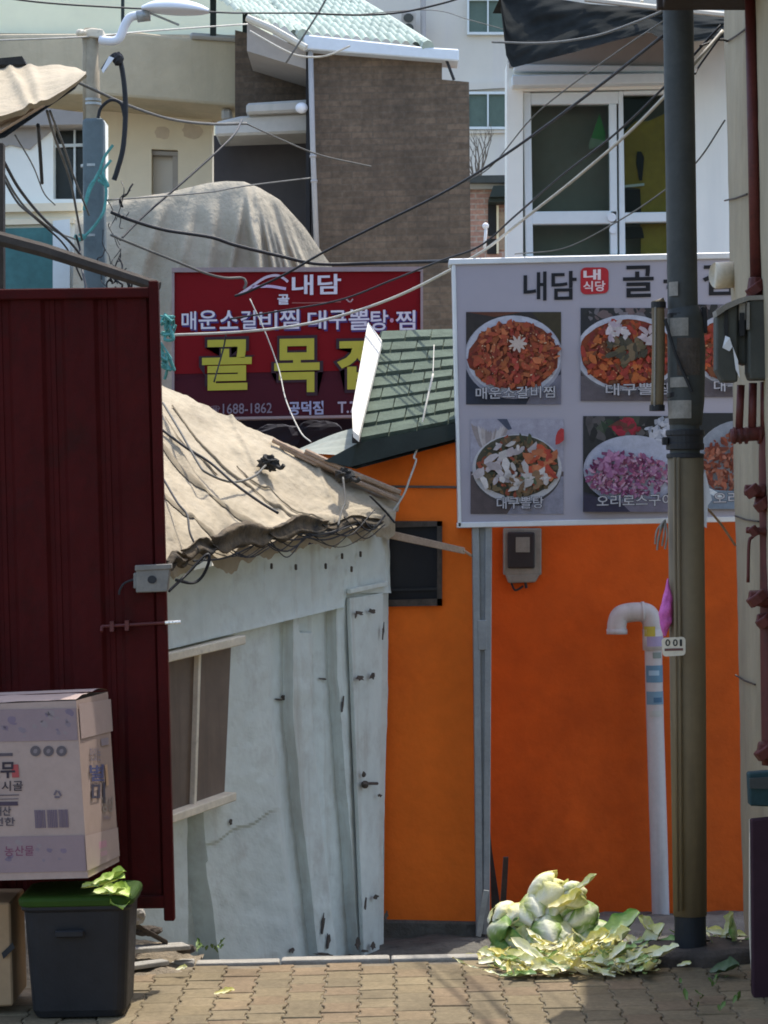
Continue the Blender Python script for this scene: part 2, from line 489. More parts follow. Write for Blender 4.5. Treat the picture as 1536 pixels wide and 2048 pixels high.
def leaf(mb, base, d, up, L, Wd, curl=.5, ruffle=.02, cols=None, seed=0, nu=8, nv=10, cup=.35):
    """a cabbage leaf: thick white rib, ruffled green rim"""
    d = Vector(d).normalized(); up = Vector(up); up = (up - d * up.dot(d)).normalized(); sd = d.cross(up)
    c0, c1, c2 = cols or ((.75, .76, .62), (.55, .62, .22), (.22, .36, .06))
    base = Vector(base)
    def wid(t):
        w = Wd * (.30 + .70 * math.sin(min(t * 1.35, 1.0) * math.pi / 2))
        return w * math.sqrt(max(.012, 1 - (max(0, t - .5) / .505) ** 2.4))
    def fn(u, v):
        s = u * 2 - 1; w = wid(v)
        a = curl * v
        pos = base + d * (L * math.sin(a) / max(curl, .01)) + up * (L * (1 - math.cos(a)) / max(curl, .01))
        nn = up * math.cos(a) - d * math.sin(a)
        r = ruffle * abs(s) ** 2 * (math.sin(v * 13 + seed + s * 2) + .6 * math.sin(v * 23 + seed * 2.1)) * (0.3 + v)
        r -= .10 * w * math.exp(-(s / .16) ** 2) * (1 - v)
        r += .02 * w * math.sin(v * 24 - abs(s) * 7) * min(1, abs(s) * 3)
        pos = pos + sd * (s * w * (1 - .12 * abs(s))) + nn * (cup * w * s * s + r)
        pos += Vector((mn.noise(pos * 14 + Vector((seed, 0, 0))), mn.noise(pos * 14 + Vector((0, seed, 9))), mn.noise(pos * 14 + Vector((5, 0, seed))))) * ruffle * .5
        return pos
    def cf(u, v):
        s = abs(u * 2 - 1); k = min(1, max(0, s * .85 + v * .55 - .25))
        k += .12 * math.sin(seed + v * 9 + s * 12) * k
        k -= .22 * max(0, math.sin(v * 24 - s * 7)) ** 4 * min(1, s * 3)
        k = min(1, max(0, k))
        a, b, t = (c0, c1, k * 2) if k < .5 else (c1, c2, k * 2 - 1)
        return tuple(a[i] + (b[i] - a[i]) * t for i in range(3))
    mb.grid(fn, nu, nv, cf)

# ================================================================== SETTING
LOW = -0.34
b = MB()
b.grid(lambda u, v: (-60 + 120 * u, -20 + 140 * v, LOW - .16), 8, 8)
build(b, 'ground', m_ground, kind='structure')

# the lower lane beyond the step: uneven old concrete
b = MB()
def low_fn(u, v):
    x = -2.5 + 5 * u; y = 9.5 + 3.8 * v
    h = .028 * mn.noise(Vector((x * 2.2, y * 2.2, 0))) + .02 * mn.noise(Vector((x * 7, y * 7, 3)))
    return (x, y, LOW + h + .02 - .115 * max(0, y - 12.3))
b.grid(low_fn, 90, 70)
build(b, 'lower_lane', m_ground, kind='structure', smooth=True)

# paved alley floor, laid with the long side away from the viewer
b = MB()
def inside(x, y):
    return y < 9.60 - .02 * x if x < .34 else y < 9.72
pw, pl_ = .128, .158
nx = 0
x = -2.3
while x < 1.6:
    y = 6.4 + (.5 * pl_ if nx % 2 else 0)
    while y < 9.75:
        cx, cy = x + pw / 2, y + pl_ / 2
        if inside(cx, cy + pl_ * .45):
            dz = rnd.uniform(-.002, .002) + .003 * mn.noise(Vector((cx * 2, cy * 2, 0)))
            g = .0024
            tx, ty = rnd.uniform(-.012, .012), rnd.uniform(-.012, .012)
            mt = Matrix.Rotation(tx, 3, 'X') @ Matrix.Rotation(ty, 3, 'Y') @ Matrix.Rotation(rnd.uniform(-.02, .02), 3, 'Z')
            wx, wy, nt_ = pw / 2 - g, pl_ / 2 - g, .0055
            c0 = Vector((cx, cy, -.07 + dz))
            b.prism([c0 + mt @ Vector((qx, qy, 0.07)) for qx, qy in ((-wx - nt_, -wy), (wx + nt_, -wy), (wx + nt_, -wy * .62), (wx - nt_, -wy * .38), (wx - nt_, wy * .38), (wx + nt_, wy * .62), (wx + nt_, wy), (-wx - nt_, wy), (-wx - nt_, wy * .62), (-wx + nt_, wy * .38), (-wx + nt_, -wy * .38), (-wx - nt_, -wy * .62))][::-1], (0, 0, -.07))
        y += pl_
    x += pw; nx += 1
build(b, 'paving', m_paver, kind='structure', bevel=.005, seg=2)
b = MB()
b.prism([(-2.4, -4, -.0075), (1.7, -4, -.0075), (1.7, 9.70, -.0075), (.34, 9.70, -.0075), (.34, 9.56, -.0075), (-2.4, 9.60, -.0075)], (0, 0, -.40))
build(b, 'paving_bed', m_sand, kind='structure')
# worn stone edge of the step
b = MB()
xx = -1.05
while xx < .30:
    w = rnd.uniform(.28, .45)
    x1 = min(xx + w, .33)
    yb = 9.60 - .02 * xx
    b.box(((xx + x1) / 2, yb + .035, -.052 + rnd.uniform(-.004, .004)), x1 - xx - .006, .08, .11, Matrix.Rotation(rnd.uniform(-.01, .01), 3, 'Z'))
    xx = x1
build(b, 'kerb', m_kerb, kind='structure', bevel=.008, seg=2)
# slope of earth and rubble behind the gate
b = MB()
def mound(u, v):
    x = -2.0 + 1.25 * u; y = 9.30 + .62 * v
    h = .18 * max(0, 1 - u ** 1.6) * min(1, v * 2.2) * (1 if v < .95 else .6)
    return (x, y, -.01 + h + .035 * mn.noise(Vector((x * 6, y * 6, 1))) * min(1, v * 3) + .012 * mn.noise(Vector((x * 22, y * 22, 1))))
b.grid(mound, 60, 30)
build(b, 'earth_bank', m_dirt, kind='structure', smooth=True)

# ================================================================== RED GATE
GY = 9.15
gpl = face(GY)
gate = thing('metal_gate', 'dark red ribbed sheet metal gate panel standing open at the left', 'gate', P(120, 1830, GY))
b = MB()
rib = []
def ribprof(x):
    t = ((x - 14) % 106) / 106
    if t < .08: return t / .08
    if t < .62: return 1
    if t < .70: return 1 - (t - .62) / .08
    if t < .78: return 0
    if t < .82: return .25
    if t < .88: return .25
    return 0
X0, X1 = -160, 314
def gfn(u, v):
    x = X0 + (X1 - X0) * u
    y = 588 + (1812 - 588) * v
    xx = x + (y - 588) * .026 - (0 if x > 0 else 0)
    p = gpl.at(xx, y - .021 * x, .016 * ribprof(x) - .012)
    return p + Vector((0, .008 * mn.noise(Vector((x * .008, y * .004, 0))) + .0025 * mn.noise(Vector((x * .05, y * .02, 4))), 0))
b.grid(gfn, 316, 60)
build(b, 'panel', m_gate, gate)
b = MB()
b.slab([(X0, 578 + 3), (X0, 603), (300, 596), (300, 575)], gpl, .05, .022)           # top rail
b.slab([(X0 + 30, 1790), (X0 + 30, 1822), (332, 1815), (332, 1790)], gpl, .05, .022)    # bottom rail
b.slab([(298, 562), (329, 1840), (350, 1840), (317, 562)], gpl, .055, .026)            # closing stile
build(b, 'frame', m_gate, gate, bevel=.004)
b = MB()
b.slab([(276, 1137), (276, 1184), (338, 1182), (344, 1131)], gpl, .05, .075)
b.slab([(270, 1145), (270, 1176), (280, 1176), (280, 1145)], gpl, .03, .06)
lk = build(b, 'lock_case', m_lock, gate, bevel=.003)
b = MB()
b.slab([(274, 1130), (274, 1141), (346, 1137), (346, 1127)], gpl, .058, .08)
build(b, 'lock_cover', m_lock, lk, bevel=.002)
b = MB()
b.slab(ell(308, 1158, 9, 8, 16), gpl, .01, .079)
b.tube(curve([gpl.at(270, 1158, .05), gpl.at(252, 1166, .06), gpl.at(243, 1180, .06), gpl.at(242, 1188, .06)], 6), .004, 6)
build(b, 'keyhole', m_black, lk)
b = MB()
b.tube([gpl.at(206, 1252, .035), gpl.at(336, 1244.5, .035)], .006, 8)
b.tube([gpl.at(206, 1252, .035), gpl.at(206, 1262, .05)], .006, 8)
b.slab([(222, 1242), (222, 1262), (230, 1262), (230, 1242)], gpl, .05, .045)
b.slab([(252, 1240), (252, 1260), (260, 1260), (260, 1240)], gpl, .05, .045)
bo = build(b, 'bolt', m_gas, gate)
b = MB(); b.tube([gpl.at(332, 1244.8, .035), gpl.at(363, 1243, .035)], .0065, 10)
build(b, 'bolt_tip', m_bright, bo)  # tip coloured brighter than the rod, sunlight past the gate edge painted in

# timber brace and post of the lean-to behind the gate
b = MB()
pa, pb = P(-60, 462, 9.75), P(318, 574, 9.6)
b.tube([pa, pa.lerp(pb, .4) + Vector((0, 0, .01)), pb], [.030, .028, .022], 7)
build(b, 'timber_pole', m_wooddk, None, 'dark timber pole slanting down to the top corner of the red gate', 'pole')
b = MB()
b.prism([P(-12, 285, 9.85), P(-2, 1700, 9.85), P(10, 1700, 9.85), P(6, 285, 9.85)], (0, .06, 0))
build(b, 'timber_post', m_wooddk, None, 'thin dark upright post under the tarpaulin eave at the far left edge', 'post', bevel=.003)

# ================================================================== BIN, CARTONS
bin_ = thing('food_waste_bin', 'black plastic bin with green lid standing on the pavers by the gate', 'bin', (-1.09, 8.72, 0))
def rrect(cx, cy, w, d, r, z, n=5):
    o = []
    for sx, sy, a0 in ((1, -1, -90), (1, 1, 0), (-1, 1, 90), (-1, -1, 180)):
        for k in range(n + 1):
            a = R(a0 + 90 * k / n)
            o.append(Vector((cx + sx * (w / 2 - r) + r * math.cos(a), cy + sy * (d / 2 - r) + r * math.sin(a), z)))
    return o
def loft(mb, rings, cap=True):
    n = len(rings[0]); b0 = len(mb.v)
    for r_ in rings: mb.add(r_)
    for i in range(len(rings) - 1):
        for k in range(n):
            a = b0 + i * n + k; c = b0 + i * n + (k + 1) % n
            mb.f.append((a, c, c + n, a + n))
    if cap:
        mb.f.append(tuple(range(b0 + n - 1, b0 - 1, -1)))
        mb.f.append(tuple(b0 + (len(rings) - 1) * n + k for k in range(n)))
b = MB()
cx, cy = -1.085, 8.74
loft(b, [rrect(cx, cy, .30, .29, .04, .004), rrect(cx, cy, .325, .31, .045, .03), rrect(cx, cy, .365, .35, .05, .375),
         rrect(cx, cy, .385, .37, .05, .378), rrect(cx, cy, .385, .37, .05, .40)])
build(b, 'body', m_bin, bin_, bevel=.004)
b = MB()
b.box((cx - .02, cy - .19, .30), .10, .02, .025)
build(b, 'handle', m_bin, bin_, bevel=.005)
b = MB()
loft(b, [rrect(cx, cy, .395, .38, .05, .392), rrect(cx, cy, .40, .385, .05, .412), rrect(cx, cy, .39, .375, .05, .424), rrect(cx, cy, .36, .34, .05, .428)])
build(b, 'lid', m_lid, bin_, bevel=.004)
b = MB()
for (px, py, dx, dz, L, s) in ((176, 1764, .95, .02, .15, 1), (196, 1758, .9, .12, .12, 2), (224, 1764, .8, -.4, .085, 3), (200, 1774, 1, -.12, .11, 4), (240, 1776, .5, -.8, .06, 5)):
    leaf(b, P(px - 14, py + 10, 8.58), (dx, -.25, dz), (-.1, -.3, 1), L * 1.15, .050, .5, .006, ((.74, .80, .42), (.52, .64, .16), (.32, .48, .06)), s * 3)
build(b, 'lettuce_scrap', m_leaf, None, 'bright green scrap of leaf hanging over the rim of the black bin', 'leaf', smooth=True)

# printed carton resting on the bin, leaning a little to the left
ct = thing('printed_carton', 'pale purple printed cardboard carton resting on the black bin', 'box', P(90, 1757, 8.6))
fr = P(176, 1756, 8.5)
lean = R(2.65)
e3 = Vector((-math.sin(lean), 0, math.cos(lean)))
yaw = R(9.3)
e2 = Vector((math.sin(yaw) * 1.0, math.cos(yaw), .0)).normalized()
e1 = Vector((-math.cos(yaw), math.sin(yaw), -.030)).normalized()
BW, BD, BH = .62, .40, .605
def bx(a, c, h, off=0.0): return fr + e1 * a + e2 * c + e3 * h
b = MB()
nfx, nfz = 20, 20
def front(u, v): return bx(BW * (1 - u), .0012 * mn.noise(Vector((u * 3, v * 3, 1))), BH * v)
b.grid(front, nfx, nfz)
b.grid(lambda u, v: bx(0, BD * u, BH * v) + Vector((.0012 * mn.noise(Vector((u * 3, v * 3, 7))), 0, 0)), 14, 20)
b.grid(lambda u, v: bx(BW, BD * (1 - u), BH * v), 2, 2)
b.grid(lambda u, v: bx(BW * u, BD, BH * v), 2, 2)
b.grid(lambda u, v: bx(BW * u, BD * v, 0), 2, 2)
build(b, 'body', m_boxp, ct)
b = MB()   # top flaps, slightly lifted
b.grid(lambda u, v: bx(BW * (1 - u), BD * .5 * v, BH + .004 + .018 * math.sin(v * 2.6) * (1 - .4 * u) + .004 * mn.noise(Vector((u * 8, v * 4, 0)))), 24, 8)
b.grid(lambda u, v: bx(BW * (1 - u), BD * (1 - .49 * v), BH + .006 + .014 * math.sin(v * 2.4)), 12, 8)
build(b, 'top_flap', m_boxp, ct)
fpl = Pl(fr, -e2 + e3 * 0)
fpl.n = (e1.cross(e3)).normalized()
if fpl.n.y > 0: fpl.n = -fpl.n
spl = Pl(fr, e2.cross(e3))
if spl.n.x < 0: spl.n = -spl.n
lil, dkp = (.245, .175, .18), (.085, .065, .075)
b = MB()
def sk(y): return (y - 1756) * .065   # lean of the carton's face
def fb(x0, y0, x1, y1, col, off=.003): b.poly([fpl.at(x + sk(y), y - .021 * (x - 176), off) for x, y in ((x0, y0), (x0, y1), (x1, y1), (x1, y0))], col)
fb(-400, 1416, 174, 1480, lil); fb(-400, 1670, 174, 1742, lil)
for k in range(46):   # mottled floral print in the two bands
    y0 = rnd.choice((1448, 1448, 1705)); x = rnd.uniform(-60, 168); y = y0 + rnd.uniform(-24, 24); r_ = rnd.uniform(3, 11)
    c = rnd.choice(((.18, .13, .17), (.20, .155, .175), (.24, .19, .19), (.16, .12, .16)))
    b.poly([fpl.at(q[0] + sk(y), q[1], .0034) for q in clip(ell(x, y, r_, r_ * .7, 9, rnd.random(), .3), -60, y0 - 30, 172, y0 + 32)] or [fpl.at(0, 1448, .0034), fpl.at(1, 1448, .0034), fpl.at(0, 1449, .0034)], c)
for x in (88, 114, 140): b.poly([fpl.at(q[0] + sk(1502), q[1], .0034) for q in ell(x, 1502, 10.5, 10.5)], (.10, .08, .085))
for x in (88, 114, 140): b.poly([fpl.at(q[0] + sk(1502), q[1], .0038) for q in ell(x, 1502, 4, 5, 7, .5)], (.20, .16, .165))
fb(-300, 1503, 42, 1509, dkp); fb(-300, 1586, 50, 1588, dkp); fb(-300, 1600, 46, 1608, (.06, .04, .06)); fb(-300, 1594, 48, 1595.5, dkp)
fb(38, 1526, 52, 1552, (.34, .06, .06))
for x0 in (78, 103, 126):      # bar codes
    x = x0
    while x < x0 + 19:
        w = rnd.choice((1.2, 1.8, 2.6)); fb(x, 1618, x + w, 1654, (.14, .10, .13)); x += w + rnd.choice((.5, .9))
tri = [(126, 1578), (118, 1594), (135, 1594)]
for i in range(3):             # recycling mark
    a, c = tri[i], tri[(i + 1) % 3]
    p0 = (a[0] * .85 + c[0] * .15, a[1] * .85 + c[1] * .15); p1 = (a[0] * .25 + c[0] * .75, a[1] * .25 + c[1] * .75)
    dx, dy = p1[0] - p0[0], p1[1] - p0[1]; l = math.hypot(dx, dy); nx_, ny_ = -dy / l * 2, dx / l * 2
    b.poly([fpl.at(p[0] + sk(1588), p[1], .0034) for p in ((p0[0] + nx_, p0[1] + ny_), (p0[0] - nx_, p0[1] - ny_), (p1[0] - nx_, p1[1] - ny_), (p1[0] + nx_, p1[1] + ny_))], (.13, .10, .12))
text(b, '열무', fpl, (-28, 1524, 30, 1556), .0036, (.03, .02, .03), .03)
text(b, '시골', fpl, (4, 1562, 46, 1582), .0036, (.03, .02, .03), .01)
text(b, '국내산', fpl, (-30, 1614, 22, 1632), .0036, (.07, .055, .065), .02)
text(b, '신선한', fpl, (-34, 1636, 30, 1652), .0036, (.08, .06, .07), .02)
text(b, '농산물', fpl, (10, 1692, 68, 1712), .0036, (.17, .05, .09), .01)
build(b, 'front_print', m_print, ct)
b = MB()
def sd(x, y): return spl.at(x, y, .003)
def shear(pts): return [sd(x, y) for x, y in pts]
b.poly(shear([(156, 1408), (161, 1478), (224, 1462), (220, 1398)]), (.38, .29, .265))  # side bands lighter than the front ones, grazing sunlight put into their colour
b.poly(shear([(168.5, 1672), (173, 1742), (238, 1712), (234, 1655)]), (.38, .29, .265))
vs = [('별', (178, 1530, 206, 1562), (.06, .07, .17)), ('미', (182, 1566, 208, 1606), (.05, .05, .08)), ('맛있는', (178, 1496, 200, 1522), (.2, .17, .2)), ('정성', (202, 1594, 224, 1624), (.27, .23, .2)), ('10kg', (206, 1632, 220, 1641), (.25, .2, .24))]
for t, r_, c in vs: text(b, t, spl, r_, .0036, c, .02)
sd = lambda x, y: spl.at(x, y, .0034)
b.poly(shear([(200, 1478), (201, 1492), (216, 1489), (215, 1475)]), (.25, .21, .24))
b.poly(shear([(208, 1530), (211, 1572), (216, 1570), (213, 1528)]), (.50, .32, .20))
b.poly(shear([(196, 1684), (197, 1698), (212, 1693), (211, 1680)]), (.45, .24, .30)); b.poly(shear([(199, 1704), (200, 1714), (213, 1709), (212, 1700)]), (.45, .28, .32))
build(b, 'side_print', m_print, ct)

oc = thing('brown_carton', 'plain brown cardboard carton on the ground left of the black bin', 'box', P(-60, 2008, 8.75))
b = MB()
cpl = face(8.70)
b.slab([(-330, 1808), (-330, 2030), (26, 2012), (20, 1806)], cpl, .34)
build(b, 'body', m_card, oc, bevel=.006)
b = MB()
b.slab([(4, 1905), (8, 1917), (30, 1895), (26, 1884)], cpl, .006, .012)
build(b, 'strap', m_black, oc)

# rubble by the foot of the gate
rub = [(268, 1832, 9.55, .045, .04, .035, 'rounded pale stone on the earth bank below the gate'),
       (296, 1862, 9.60, .06, .03, .02, 'flat broken stone halfway down the earth bank'),
       (372, 1898, 9.66, .04, .025, .018, 'small stone at the foot of the white tin wall')]
for px, py, Y, rx, ry, rz, lb in rub:
    b = MB(); b.blob(P(px, py, Y), rx, ry, rz, 12, 8, .35, 2.5, px)
    build(b, 'stone', m_kerb if 'pale' in lb else m_stone, None, lb, 'stone', 'stones on the earth bank')
for (x0, y0, x1, y1, Y0, Y1, w, lb) in ((236, 1905, 372, 1896, 9.5, 9.62, .05, 'flat grey board lying across the earth bank'), (215, 1944, 330, 1928, 9.36, 9.5, .035, 'narrow worn board lying at the edge of the pavers'), (262, 1850, 330, 1888, 9.55, 9.62, .03, 'short dark stick slanting down the earth bank')):
    b = MB()
    a, c = P(x0, y0, Y0), P(x1, y1, Y1); d = (c - a).normalized(); s_ = Vector((-d.y, d.x, 0)).normalized() * w
    b.prism([a - s_, a + s_, c + s_ * .8, c - s_], (0, 0, .018))
    build(b, 'loose_board', m_wooddk if 'dark' in lb else m_kerb, None, lb, 'board', 'boards on the earth bank', bevel=.003)

# ================================================================== WHITE TIN HOUSE
A0 = P(340, 1500, 10.2); B0 = P(770, 1500, 11.9)
dw = (B0 - A0); dw.z = 0; dw.normalize()
wpl = Pl(A0, (dw.y, -dw.x, 0))
if wpl.n.y > 0: wpl.n = -wpl.n
tin = thing('tin_house', 'low house walled with pale dented tin sheets under a cream tarpaulin roof', 'house', wpl.at(560, 1900))
def seam(x): return 1292 - (x - 345) * .238
def sstep(a, c, x):
    t = min(1, max(0, (x - a) / (c - a))); return t * t * (3 - 2 * t)
def lerpk(y, ks):
    for (y0, v0), (y1, v1) in zip(ks, ks[1:]):
        if y <= y1: return v0 + (v1 - v0) * max(0, (y - y0) / (y1 - y0))
    return ks[-1][1]
E0 = [(1610, 401), (1750, 414), (1905, 438), (2000, 450)]
E1 = [(1230, 580), (1400, 580), (1450, 583), (1560, 592), (1700, 606), (1780, 618), (1920, 633), (2000, 640)]
E2 = [(1190, 664), (1350, 668), (1450, 676), (1560, 684), (1700, 696), (1800, 703), (1930, 713), (2000, 718)]
RC = [(1030, 765), (1180, 774), (1400, 772), (1600, 766), (1900, 764), (2000, 764)]
def relief(x, y):
    h = 0.0
    e0, e1, e2 = lerpk(y, E0), lerpk(y, E1), lerpk(y, E2)
    if y > 1612 and x < e0:
        h = -.02 - .07 * sstep(384, 394, x)
    elif x < e1:
        h = -.034 * sstep(e1 - 46, e1 - 14, x)
        if y > 1612: h += .010 * (1 - sstep(e0, e0 + 5, x))
    elif x < e2:
        h = .016 - .046 * sstep(e1 + 34, e1 + 58, x) - .006 * sstep(1250, 1900, y)
        if y < 1262: h = min(h, .022 - .05 * sstep(e1 + 10, e1 + 20, x))
    else:
        h = .018
        if x > 752: h = .018 - .01 * sstep(748, 756, x)
    # torn flap across the wide sheet
    if 412 < x < 568 and y > 1600:
        yl = 1692 - (x - 412) * .50 + 4 * math.sin(x * .09)
        h -= .012 * sstep(yl - 4, yl + 4, y) * (1 - sstep(520, 568, x))
    h += .006 * mn.noise(Vector((x * .012, y * .008, 0))) + .0035 * mn.noise(Vector((x * .04, y * .03, 5))) + .001 * mn.noise(Vector((x * .15, y * .1, 9)))
    return h
b = MB()
xs0, xs1 = 150, 778
def wfn(u, v):
    y = 1170 + (2030 - 1170) * v
    xr = lerpk(y, RC)
    e0, e1, e2 = lerpk(y, E0), lerpk(y, E1), lerpk(y, E2)
    kn = [xs0, 384, e0 - .4, e0 + .4, e1 - 48, e1 - 12, e1 - .4, e1 + .4, e1 + 32, e1 + 60, e2 - .4, e2 + .4, xr]
    i = min(int(u * NC + 1e-6), NC - 1)
    acc = 0
    for q, c in enumerate(cnt):
        if i < acc + c or q == len(cnt) - 1:
            x = kn[q] + (kn[q + 1] - kn[q]) * (u * NC - acc) / c; break
        acc += c
    return wpl.at(x, y, relief(x, y))
cnt = [60, 10, 1, 40, 14, 6, 1, 14, 12, 8, 1, 30]
NC = sum(cnt)
b.grid(wfn, NC, 170)
b.grid(lambda u, v: wpl.at(lerpk(1170 + 860 * v, RC), 1170 + 860 * v, .008) - wpl.n * 1.2 * u, 2, 20)
wall = build(b, 'wall', m_tin, tin)
b = MB()
def ufn(u, v):
    x = 150 + (768 - 150) * u
    yb = seam(x) if x < 678 else 1186
    y0 = 1150 - (x - 330) * .22
    y = y0 + (yb - y0) * v
    k = abs(((x - 545) % 62) - 31) / 31
    fold = .004 * max(0, 1 - k * 8)
    h = .030 + .010 * (v ** 6) + fold + .007 * mn.noise(Vector((x * .012, y * .012, 3))) + .003 * mn.noise(Vector((x * .05, y * .04, 8)))
    return wpl.at(x, y, h)
b.grid(ufn, 200, 40)
b.grid(lambda u, v: wpl.at(150 + 528 * u, seam(150 + 528 * u), .040 - .05 * v), 100, 1)
build(b, 'upper_sheet', m_tin, tin)
# door sheet at the right end
b = MB()
b.slab([(682, 1196), (711, 1930), (742, 1930), (742, 1600), (750, 1186)], wpl, .02, .046)
b.slab([(678, 1178), (678, 1188), (754, 1172), (754, 1162)], wpl, .02, .060)
dr = build(b, 'door', m_tin, tin, bevel=.003)
b = MB()
b.tube([wpl.at(698, 1566, .07), wpl.at(728, 1566, .07)], .007, 8)
b.blob(wpl.at(706, 1568, .065), .018, .018, .018, 8, 6, .4, 3, 2)
b.blob(wpl.at(704, 1548, .062), .010, .010, .014, 8, 6, .4, 3, 4)
build(b, 'handle', m_rust, dr)
b = MB()
for (x, y, w, h_) in ((694, 1226, 12, 8), (720, 1222, 11, 8), (696, 1356, 12, 9), (720, 1352, 10, 10), (742, 1262, 3, 26), (676, 1410, 3, 26), (655, 1358, 18, 3), (727, 1792, 8, 7), (706, 1806, 4, 18), (748, 1830, 5, 22), (690, 1886, 9, 20), (722, 1890, 10, 14), (650, 1880, 6, 24), (705, 1900, 16, 6), (735, 1590, 6, 5), (687, 1230, 3, 14), (640, 1908, 30, 5), (581, 1900, 8, 9), (570, 1400, 13, 4), (578, 1395, 6, 9), (460, 1644, 4, 9), (640, 1848, 4, 30)):
    off = .07 if 684 < x < 750 else max(relief(x, y), -.1) + .012
    b.slab(ell(x, y, w * .55, h_ * .55, 11, .1, .45), wpl, .004, off - .003)
build(b, 'rust_spots', m_rust, wall)
b = MB()
for x, y in ((523, 1128), (572, 1130), (632, 1128), (684, 1134), (665, 1108), (702, 1104)):
    b.tube([wpl.at(x, y, .05), wpl.at(x - 3, y + 9, .058)], .006, 6)
build(b, 'nails', m_rust, wall)
# window with brown sheet behind thin rails
wd = MB()
wd.slab([(200, 1348), (200, 1690), (444, 1588), (458, 1276)], wpl, .02, .012)
win = build(wd, 'window', m_winwood, tin)
b = MB()
b.slab([(190, 1334), (190, 1352), (462, 1288), (462, 1270)], wpl, .07, .075)
build(b, 'rail', m_cream, win, bevel=.004)
b = MB()
b.slab([(190, 1672), (190, 1690), (445, 1600), (445, 1583)], wpl, .07, .070)
build(b, 'rail', m_cream, win, bevel=.004)
b = MB()
b.slab([(384, 1300), (374, 1610), (379, 1609), (389, 1298)], wpl, .03, .035)
build(b, 'stile', m_cream, win, bevel=.002)

# tarpaulin roof
def eave_pt(u): return P(150 + (790 - 150) * u, 1139 - 104 * u ** 1.12, 9.25 + 2.48 * u)
def top_pt(u): return P(150 + (804 - 150) * u, lerpk(150 + 654 * u, [(150, 668), (325, 768), (560, 884), (700, 950), (804, 992)]), 11.6 + .35 * u)
def roof_z(u, v):
    p = eave_pt(u).lerp(top_pt(u), v)
    x = 150 + 640 * u
    d = .030 * mn.noise(Vector((u * 5, v * 3, 2))) + .012 * mn.noise(Vector((u * 17 + v * 6, v * 7, 4))) + .004 * mn.noise(Vector((u * 60, v * 25, 8)))
    for u0, sl_, w_, a_ in ((.33, .28, .014, .022), (.52, .33, .012, .02), (.70, .22, .01, .018), (.12, .3, .012, .02), (.85, .12, .008, .014), (.42, .3, .006, .012)):
        d += a_ * math.exp(-((u - u0 + sl_ * v) / w_) ** 2)
    d -= .35 * max(0, .1 - v) * (.5 + mn.noise(Vector((u * 14, 0, 7))))
    d += .010 * mn.noise(Vector((u * 30 + v * 10, v * 2.5, 1)))
    return p + Vector((0, -.2, .98)) * d
b = MB()
b.grid(lambda u, v: roof_z(u, v), 260, 70)
def hem(u, v):
    p = roof_z(u, 0)
    ln = .055 + .06 * mn.noise(Vector((u * 11, 0, 3))) + .03 * mn.noise(Vector((u * 34, 1, 0))) + .012 * mn.noise(Vector((u * 110, 1, 0)))
    return p + Vector((0, .02 * v + .02 * mn.noise(Vector((u * 40, 2, v))) * v, -max(ln, .012) * v))
b.grid(hem, 260, 5)
roof = build(b, 'roof', m_tarp, tin, smooth=True)
b = MB()
for (x0, y0, x1, y1, r_) in ((545, 880, 790, 992, .012), (610, 902, 800, 985, .014), (640, 925, 796, 1000, .012), (560, 893, 700, 958, .008)):
    b.tube([P(x0, y0, 11.72), P((x0 + x1) / 2, (y0 + y1) / 2 + 3, 11.72), P(x1, y1, 11.82)], r_, 7)
build(b, 'batten', m_wood, roof)
b = MB()   # rolled edges of canvas sagging over the eave
for (x0, x1, y0, y1, r_, sd_) in ((425, 545, 1082, 1062, 24, 1), (540, 655, 1064, 1046, 19, 2), (366, 432, 1104, 1090, 16, 3), (646, 764, 1052, 1040, 11, 4), (330, 372, 1126, 1116, 13, 5)):
    b = MB(); n_ = 26
    def roll(u, v):
        a_ = 2 * math.pi * u; x = x0 + (x1 - x0) * v; y = y0 + (y1 - y0) * v
        Y = 9.86 + (x - 340) / 430 * 1.72; k_ = Y / F
        e = min(1, 3 * v + .4, 3 * (1 - v) + .4)
        rr = r_ * k_ * e * (1 + .30 * mn.noise(Vector((math.cos(a_) * .9, math.sin(a_) * .9, v * 5 + sd_ * 9))) + .16 * mn.noise(Vector((math.cos(a_) * 2.5, math.sin(a_) * 2.5, v * 13 + sd_ * 4))))
        return P(x, y, Y) + Vector((0, math.cos(a_) * rr * .8, math.sin(a_) * rr)) + Vector((.01 * math.sin(a_ * 3 + sd_), 0, -.012 * math.sin(v * 9)))
    b.grid(roll, 26, n_)
    b.grid(lambda u, v: roll(u, 0).lerp(P(x0, y0, 9.86 + (x0 - 340) / 430 * 1.72), v), 26, 1); b.grid(lambda u, v: roll(u, 1).lerp(P(x1, y1, 9.86 + (x1 - 340) / 430 * 1.72), v), 26, 1)
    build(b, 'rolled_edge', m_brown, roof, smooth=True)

for (ua, va, ub, vb, wd_) in ((.265, .60, .60, .05, .020), (.25, .36, .45, .04, .016), (.30, .86, .74, .10, .008), (.50, .62, .80, .08, .007), (.28, .74, .44, .50, .006)):
    b = MB()
    def strip(u, v):
        uu = ua + (ub - ua) * v + (u - .5) * wd_ * (1 + .5 * mn.noise(Vector((v * 6, ua * 9, 0)))); vv = va + (vb - va) * v + .012 * math.sin(v * 7 + ua * 9)
        return roof_z(uu, vv) + Vector((0, -.2, .98)) * (.006 + .008 * math.sin(u * math.pi))
    b.grid(strip, 4, 60)
    build(b, 'seam_strip', m_tarpold, roof, smooth=True)
